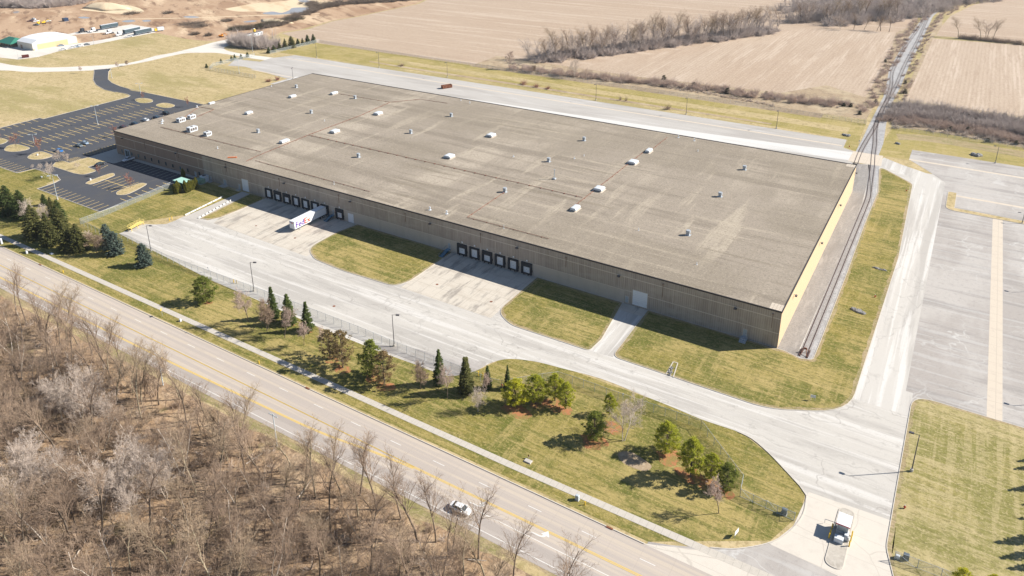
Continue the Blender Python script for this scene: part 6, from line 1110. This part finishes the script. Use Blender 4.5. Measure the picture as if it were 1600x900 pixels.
# hangar with an office under a green roof
r = empty('metal_shed', (-594, 121, 0), 'long pale steel shed with a curved white roof in the far truck yard', 'shed', off=(0, 0, 0))
def L3(x, y, z): return (x+594, y-121, z)
m = MB(); rings = []
Hh = 8.5
for xx in (-604, -582): rings.append([L3(xx,105.5,0), L3(xx,105.5,Hh*.62), L3(xx,110,Hh*.86), L3(xx,116.5,Hh*.98), L3(xx,123,Hh), L3(xx,129.5,Hh*.98), L3(xx,136,Hh*.86), L3(xx,140.5,Hh*.62), L3(xx,140.5,0)])
m.loft(rings); m.build('wall', surf('cream_steel_wall', (.55,.52,.46), [dict(k='lines', ax=1, p=1, c=(.45,.42,.37), lo=.2, hi=.05, f=.4)], rough=.6), r)
m = MB(); up_ = [[(q[0]+dx, q[1], q[2]+.12) for q in g_[1:8]] for g_, dx in ((rings[0],-.3),(rings[1],.3))]; lo_ = [[(q[0], q[1], q[2]-.1) for q in g_] for g_ in up_]
m.loft([up_[0]+lo_[0][::-1], up_[1]+lo_[1][::-1]]); m.build('roof', surf('white_curved_roof', (.72,.73,.74), rough=.5), r)
MB().box(12.02,12.06,-12,12,.2,4.2).build('door', surf('tan_sliding_door', (.50,.38,.22), rough=.6), r)
m = MB(); m.box(-6,-3,-15.56,-15.5,0,3); m.build('door', M['brown'], r)
m = MB(); m.cyl((12.6,-15,0),(12.6,-15,1.4),.2,n=6); m.build('bollard', M['yellow'], r)
ax, ay = G(22,70); r = empty('office_building', (ax, ay, 0), 'low brick office with a green hipped metal roof in front of the steel shed', 'office building', off=(0, 0, 0))
MB().box(-9,9,-6,6,0,2.8).build('wall', surf('brown_brick', (.20,.14,.10), rough=.9), r)
m = MB(); m.loft([[(-11,-8,2.8),(11,-8,2.8),(11,8,2.8),(-11,8,2.8)],[(-5,-.3,6.3),(5,-.3,6.3),(5,.3,6.3),(-5,.3,6.3)]]); m.build('roof', M['green'], r)
for xx in (-6, -2, 2, 6): MB().box(xx-.7,xx+.7,-6.04,-6,.9,2.2).build('window', M['glass'], r)
x, y = G(3,24); 
M['booth_glass'] = surf('booth_window_glass', (.28,.31,.31), rough=.15, spec=.6)
# ---------------------------------------------------------------- guard booth on its island
def bl(px, py): return G(px, py)
bx, by = 25.45, -56.6
r = empty('guard_booth', (bx, by, .15), 'small guard booth with a broad white flat roof and red trim on the entrance island', 'booth', off=(0, 0, 0))
MB().box(-1.0,1.0,-1.25,1.25,0,1.05).build('wall', surf('booth_grey_panel', (.50,.51,.52), rough=.5), r)
m = MB()
for xx in (-.95, .95):
    for yy in (-1.2, 0, 1.2): m.box(xx-.05,xx+.05,yy-.05,yy+.05,1.05,2.5)
m.box(-1.0,1.0,-1.25,1.25,2.4,2.6); m.build('frame', M['mgrey'], r)
m = MB(); m.box(-.95,.95,-1.19,-1.15,1.05,2.4); m.box(-.95,.95,1.15,1.19,1.05,2.4); m.box(-.95,-.91,-1.15,1.15,1.05,2.4); m.box(.91,.95,-1.15,1.15,1.05,2.4); m.build('window', M['booth_glass'], r)
MB().bbox(-1.25,1.25,-1.3,2.0,2.62,2.82,.04).build('roof', M['dwhite'], r)
m = MB(); m.box(-1.28,1.28,-1.33,-1.3,2.6,2.78); m.box(-1.28,-1.25,-1.3,-.9,2.6,2.78); m.box(1.25,1.28,-1.3,-.9,2.6,2.78); m.build('trim', M['red'], r)
r = empty('equipment_cabinet', (25.3, -59.3, .15), 'white low cabinet directly in front of the guard booth', 'cabinet', off=(0, 0, 0)); MB().bbox(-.9,.7,-.6,.6,0,.95,.05).build('body', M['ventw'], r); MB().box(-.8,.6,-.62,-.6,.15,.8).build('door', M['dwhite'], r)
r = empty('equipment_cabinet', (26.3, -57.9, .15), 'small white box at the right flank of the guard booth', 'cabinet', off=(0, 0, 0)); MB().bbox(-.35,.35,-.7,.7,0,1.3,.05).build('body', M['ventw'], r); MB().box(.35,.37,-.5,.5,.15,1.1).build('door', M['dwhite'], r)
for px, py, l in ((1300,826,'yellow bollard on the left kerb, upper of three'),(1297,835,'yellow bollard on the left kerb, middle of three'),(1295,841,'yellow bollard on the left kerb, lowest of three'),(1331,838,'yellow bollard on the right kerb, upper of three'),(1329,846,'yellow bollard on the right kerb, middle of three'),(1326.5,854,'yellow bollard on the right kerb, lowest of three')):
    x, y = G(px, py); o = empty('bollard', (x, y, .0), l, 'bollard', 'yellow bollards around the guard booth', off=(0, 0, 0)); m = MB(); m.cyl((0,0,0),(0,0,1.25),.13,n=10); m.cyl((0,0,1.25),(0,0,1.33),.13,.06,n=10); m.build('post', M['yellow'], o)
def barrier(x, y, sg, label):
    r = empty('barrier_gate', (x, y, .15), label, 'barrier', 'barrier arms at the guard booth', off=(0, 0, 0)); MB().bbox(-.13,.13,-.13,.13,0,1.05,.03).build('cabinet', M['mgrey'], r)
    MB().cyl((0,0,1.0),(sg*2.0,-.15,1.02),.05,n=6).build('arm', M['mgrey'], r); MB().cyl((sg*2.0,-.15,1.02),(sg*2.0,-.15,.1),.04,n=6).build('arm_rest', M['mgrey'], r)
barrier(24.1,-56.0,-1,'short barrier arm reaching left from the guard island'); barrier(26.7,-58.6,-1,'barrier arm crossing behind the white cabinet to the right kerb')
m = MB(); 
# ---------------------------------------------------------------- signs, hydrants, small things
def hydrant(px, py, label):
    x, y = G(px, py); r = empty('fire_hydrant', (x, y, 0), label, 'hydrant', 'hydrants on the lawns', off=(0, 0, 0))
    m = MB(); m.cyl((0,0,0),(0,0,.7),.14,n=10); m.cyl((0,0,.7),(0,0,.88),.17,.05,n=10); m.cyl((-.28,0,.5),(.28,0,.5),.08,n=8); m.build('body', M['red'], r); MB().cyl((0,0,.88),(0,0,1.0),.09,n=8).build('cap', M['ventw'], r)
for px, py, l in ((1367,465,'red and white hydrant halfway down the curved lawn'),(1413,795,'red hydrant beside the kerb right of the entrance'),(1416,299,'red hydrant at the top of the curved lawn'),(1327,230,'red hydrant beside the back yard corner near the rails'),(784,612-8,'hydrant between the yellow markers by the fence')): hydrant(px, py, l)
def marker(px, py, label, h=1.5):
    x, y = G(px, py); r = empty('marker_post', (x, y, 0), label, 'marker post', 'yellow marker posts', off=(0, 0, 0)); m = MB(); m.cyl((0,0,0),(0,0,h),.12,n=8); m.build('post', M['yellow'], r)
for px, py, l in ((365.5,442,'yellow marker post by the western fence, left of a pair'),(370,443,'yellow marker post by the western fence, right of a pair'),(747.5,587,'yellow marker post at the driveway cusp, left of a pair'),(754.5,588,'yellow marker post at the driveway cusp, right of a pair'),(405,568,'short yellow post between sidewalk and kerb'),(914,789,'short yellow and white post by the pale pedestal'),(99,426,'small yellow topped post on the western kerb strip'),
    (265,345,'yellow post by the truck ramp, left of a pair'),(269,343,'yellow post by the truck ramp, right of a pair'),(988,474.5,'yellow bollard left of the large white door'),(1009.5,481.5,'yellow bollard right of the large white door'),(378,297,'yellow bollard beside the white door above the truck ramp')): marker(px, py, l, .9 if 'short' in l or 'small' in l else 1.3)
x, y = G(254,494); r = empty('warning_sign', (x, y, 0), 'yellow diamond warning sign between the sidewalk and the kerb', 'road sign', off=(0, 0, 0)); MB().cyl((0,0,0),(0,0,2.6),.04,n=6).build('pole', M['mgrey'], r)
m = MB(); m.loft([[(-.04,0,1.75),(-.04,.52,2.27),(-.04,0,2.79),(-.04,-.52,2.27)],[(-.07,0,1.75),(-.07,.52,2.27),(-.07,0,2.79),(-.07,-.52,2.27)]]); pl_ = m.build('sign_plate', M['yellow'], r); r.rotation_euler[2] = .55
m = MB(); m.box(-.085,-.07,-.05,.05,2.0,2.5); m.box(-.085,-.07,-.2,-.05,2.3,2.38); pl2 = m.build('symbol', M['black'], pl_)
def panel_sign(px, py, label, w_, h_, z0, rz, mat):
    x, y = G(px, py); r = empty('sign', (x, y, 0), label, 'sign', off=(0, 0, 0)); r.rotation_euler[2] = rz
    for s_ in (-.4, .4): MB().cyl((s_*w_,0,0),(s_*w_,0,z0+h_*.8),.04,n=6).build('post', M['mgrey'], r)
    MB().box(-w_/2,w_/2,-.06,-.03,z0,z0+h_).build('sign_panel', mat, r)
panel_sign(1269.5,626,'white panel sign on two posts at the tip of the front lawn',1.2,.8,.9,.2,M['dwhite']); panel_sign(1150,838,'dark backed sign seen edge on, near the entrance corner',1.5,1.0,.7,1.35,M['red'] if False else M['dwhite']); panel_sign(826,716,'small brown post sign beside the concrete vault lid',.3,.5,.5,0,M['rust']); panel_sign(973,625,'tiny white sign on the fence line by the pale leafless tree',.4,.4,1.6,0,M['dwhite']); panel_sign(326,425.5,'small white sign on the western fence',.45,.4,1.6,0,M['dwhite'])
panel_sign(1342,226,'small white sign beside the rail crossing',.5,.6,1.6,0,M['dwhite'])
# utility pole with a cross arm at the road edge
for b, t, l in (((255,602),(242,554),'pale utility pole with a cross arm at the edge of the road by the wood'),((433,697),(428,646),'pale utility pole among the roadside trees')):
    x, y = G(*b); h = HT(b, t); r = empty('utility_pole', (x, y, 0), l, 'utility pole', 'utility poles', off=(0, 0, 0)); MB().cyl((0,0,0),(0,0,h),.15,.1,n=8).build('pole', M['polel'], r); MB().box(-1.4,1.4,-.06,.06,h-.5,h-.35).build('cross_arm', M['polel'], r)
    for xx in (-1.2, 0, 1.2): MB().cyl((xx,0,h-.35),(xx,0,h-.15),.05,n=6).build('insulator', M['mgrey'], r)
M['conc3'] = surf('pale_barrier_concrete', (.56,.55,.52), rough=.8)
# yellow loading platform, ramp barriers
x, y = G(213,356); A, B = G(204,362), G(222,352); r = empty('loading_platform', (x, y, 0), 'yellow steel dock platform with railings at the west end of the driveway', 'platform', None, math.atan2(B[1]-A[1], B[0]-A[0]), off=(0, 0, 0)); h = 3.2
MB().box(-h,h,-.9,.9,1.16,1.22).build('deck', M['platform_yellow'], r)
for xx in (-h+.2, 0, h-.2):
    for yy in (-.8, .8): MB().box(xx-.08,xx+.08,yy-.08,yy+.08,0,1.1).build('leg', M['platform_yellow'], r)
for yy in (-.85, .85):
    m = MB(); m.cyl((-h,yy,2.25),(h,yy,2.25),.035,n=5); m.cyl((-h,yy,1.75),(h,yy,1.75),.04,n=5); [m.cyl((xx,yy,1.25),(xx,yy,2.25),.035,n=5) for xx in (-h,-1.6,0,1.6,h)]; m.build('railing', M['platform_yellow'], r)
for a, b, l, nn in (((289,337),(348,308),'line of white concrete barriers on the upper side of the truck ramp',7),((309,342),(363,312.5),'row of white topped barriers on the lower side of the truck ramp',10)):
    A, B = G(*a), G(*b); an = math.atan2(B[1]-A[1], B[0]-A[0]); L_ = math.dist(A, B)/nn
    for i in range(nn):
        f = (i+.5)/nn; o = empty('traffic_barrier', (A[0]+(B[0]-A[0])*f, A[1]+(B[1]-A[1])*f, 0), l, 'barrier', l, an, off=(0, 0, 0)); q = L_/2-.12 if 'line' in l else L_/2-.4
        m = MB(); m.loft([[(x_,-.2,0),(x_,-.2,.10),(x_,-.11,.25),(x_,-.09,.5),(x_,.09,.5),(x_,.11,.25),(x_,.2,.10),(x_,.2,0)] for x_ in (-q, q)]); m.build('body', M['conc3'], o)
# drains and manholes
def disc(px, py, rad, mat, label, name='drain_cover', cat='drain cover', z=.05):
    x, y = G(px, py); o = MB().cyl((x,y,.0),(x,y,z+.012),rad,n=14).build(name, mat); tag(o, label, cat, 'covers set in the paving')
for px, py, rd, l in ((522,478.5,.45,'rusty drain in the front driveway near the row of spruces'),(683,444.5,.45,'rusty drain left in the middle dock yard'),(767.5,471.5,.45,'rusty drain right in the middle dock yard'),(461,372,.45,'rusty drain in the west dock yard below the trailer'),(400,353,.4,'rusty drain at the left of the west dock yard')): disc(px, py, rd, M['rust'], l)
for px, py, l in ((58,416,'red brown storm inlet in the western road kerb'),(480,607.5,'red brown storm inlet in the kerb below the pines'),(955,821,'red brown storm inlet in the kerb nearest the entrance')):
    x, y = G(px, py); o = MB().box(x-.7,x+.7,-79.75,-79.35,.0,.17).build('storm_inlet', M['rust']); tag(o, l, 'storm inlet', 'storm inlets along the kerb')
# ---------------------------------------------------------------- railway
def track(cl, name, label, ys=(None, None)):
    r = empty(name, (cl[0][0], cl[0][1], 0), label, 'railway track', 'railway tracks', off=(cl[0][0], cl[0][1], 0)); z = .06
    for d in (-.76, .76):
        q = offset(cl, d); m = MB(); m.ribbon(q, .12, z, z+.15); m.build('rail', M['rail'], r)
    m = MB(); acc = 0
    for a, b in zip(cl[:-1], cl[1:]):
        l_ = math.dist(a, b); an = math.atan2(b[1]-a[1], b[0]-a[0])
        while acc < l_:
            f = acc/l_; p = (a[0]+(b[0]-a[0])*f, a[1]+(b[1]-a[1])*f)
            if not (164.5 < p[1] < 180.3): m.obox(p, (.24, 2.5, .055), an, .01)
            acc += .62 if p[1] < 330 else 1.24
        acc -= l_
    o = m.build('sleeper', M['tie'], r); o['kind'] = 'stuff'; return r
track(T1, 'railway_track', 'spur track curving past the east wall and away between the fields'); track(T2, 'railway_track', 'second track joining behind the warehouse back corner and diverging north')
r = empty('buffer_stop', (6.8, .6, 0), 'rusty red bumping post at the end of the spur track', 'buffer stop', off=(0, 0, 0))
m = MB(); m.cyl((-.76,-.6,.2),(-.2,1.3,1.35),.09,n=6); m.cyl((.76,-.6,.2),(.2,1.3,1.35),.09,n=6); m.cyl((-.76,2.2,.3),(-.2,1.3,1.35),.09,n=6); m.cyl((.76,2.2,.3),(.2,1.3,1.35),.09,n=6); m.build('frame', M['rust'], r); MB().bbox(-.4,.4,1.15,1.45,1.1,1.6,.05).build('buffer', M['rust'], r); m = MB(); m.box(-1.2,-.9,-1,2.6,.05,.3); m.box(.9,1.2,-1,2.6,.05,.3); m.build('skid', M['rail'], r)
# riprap and rocks
def rocks(px, rx, ry, n, label, rz=0, s0=.35):
    x, y = G(*px); m = MB(); rr = random.Random(int(px[0]))
    for i in range(n):
        a, q = rr.random()*6.28, math.sqrt(rr.random()); c = (math.cos(a)*q*rx, math.sin(a)*q*ry); c = (x+c[0]*math.cos(rz)-c[1]*math.sin(rz), y+c[0]*math.sin(rz)+c[1]*math.cos(rz)); s = s0*rr.uniform(.6, 1.4)
        P = [(c[0]+s*math.cos(t)*rr.uniform(.7, 1.1), c[1]+s*math.sin(t)*rr.uniform(.7, 1.1)) for t in [6.28*k_/6 for k_ in range(6)]]
        m.loft([[(p[0], p[1], .0) for p in P], [(p[0], p[1], .1+s*.5) for p in P], [(c[0]+(p[0]-c[0])*.5, c[1]+(p[1]-c[1])*.5, .15+s*.9) for p in P]])
    tag(m.build('riprap', M['rock']), label, 'stones', None, 'stuff')
rocks((1341,487), 2.0, .8, 60, 'long narrow heap of grey stones in the curved lawn', -.4); rocks((1374,421), 2.0, .5, 50, 'thin line of stones crossing the curved lawn to its kerb', -.1, .3); rocks((1047,581), .5, 2.2, 34, 'stones filling the concrete gutter in the front lawn', .15, .25)
rocks((1322,212), 1.6, 1.3, 20, 'stone ringed culvert mouth in the ditch lawn', 0, .6); rocks((1404,225), 1.2, .9, 14, 'dark stones around a pipe mouth on the right lawn', 0, .5); rocks((1525,243), 1.6, 1.2, 16, 'dark boulders in the right lawn hollow', 0, .9)
p = Gs([(1041,585),(1052,566),(1059,568),(1052,590)]); m = MB(); 
for a, b in ((p[0], p[1]), (p[1], p[2]), (p[2], p[3])): m.ribbon([a, b], .25, 0, .2)
tag(m.build('drain_gutter', M['kerb']), 'concrete edged gutter cut into the front lawn beside the drive', 'gutter')
for q in Proto_all: 
    if not q.used:
        for ch in list(q.root.children):
            for g_ in list(ch.children): bpy.data.objects.remove(g_)
            bpy.data.objects.remove(ch)
        bpy.data.objects.remove(q.root)

# ---------------------------------------------------------------- air
hz = MB().box(-3600, 3600, -900, 5100, -1.0, 135.0).build('haze', bpy.data.materials.new('pale_air')); hz['kind'] = 'stuff'; hz['label'] = 'thin pale haze over the far fields'
hm = hz.data.materials[0]; hm.use_nodes = True; ht = hm.node_tree; ht.nodes.clear(); ho = ht.nodes.new('ShaderNodeOutputMaterial'); pv = ht.nodes.new('ShaderNodeVolumePrincipled')
pv.inputs['Color'].default_value = (.86,.92,1,1); pv.inputs['Density'].default_value = .00007; pv.inputs['Anisotropy'].default_value = .3; ht.links.new(pv.outputs[0], ho.inputs['Volume'])
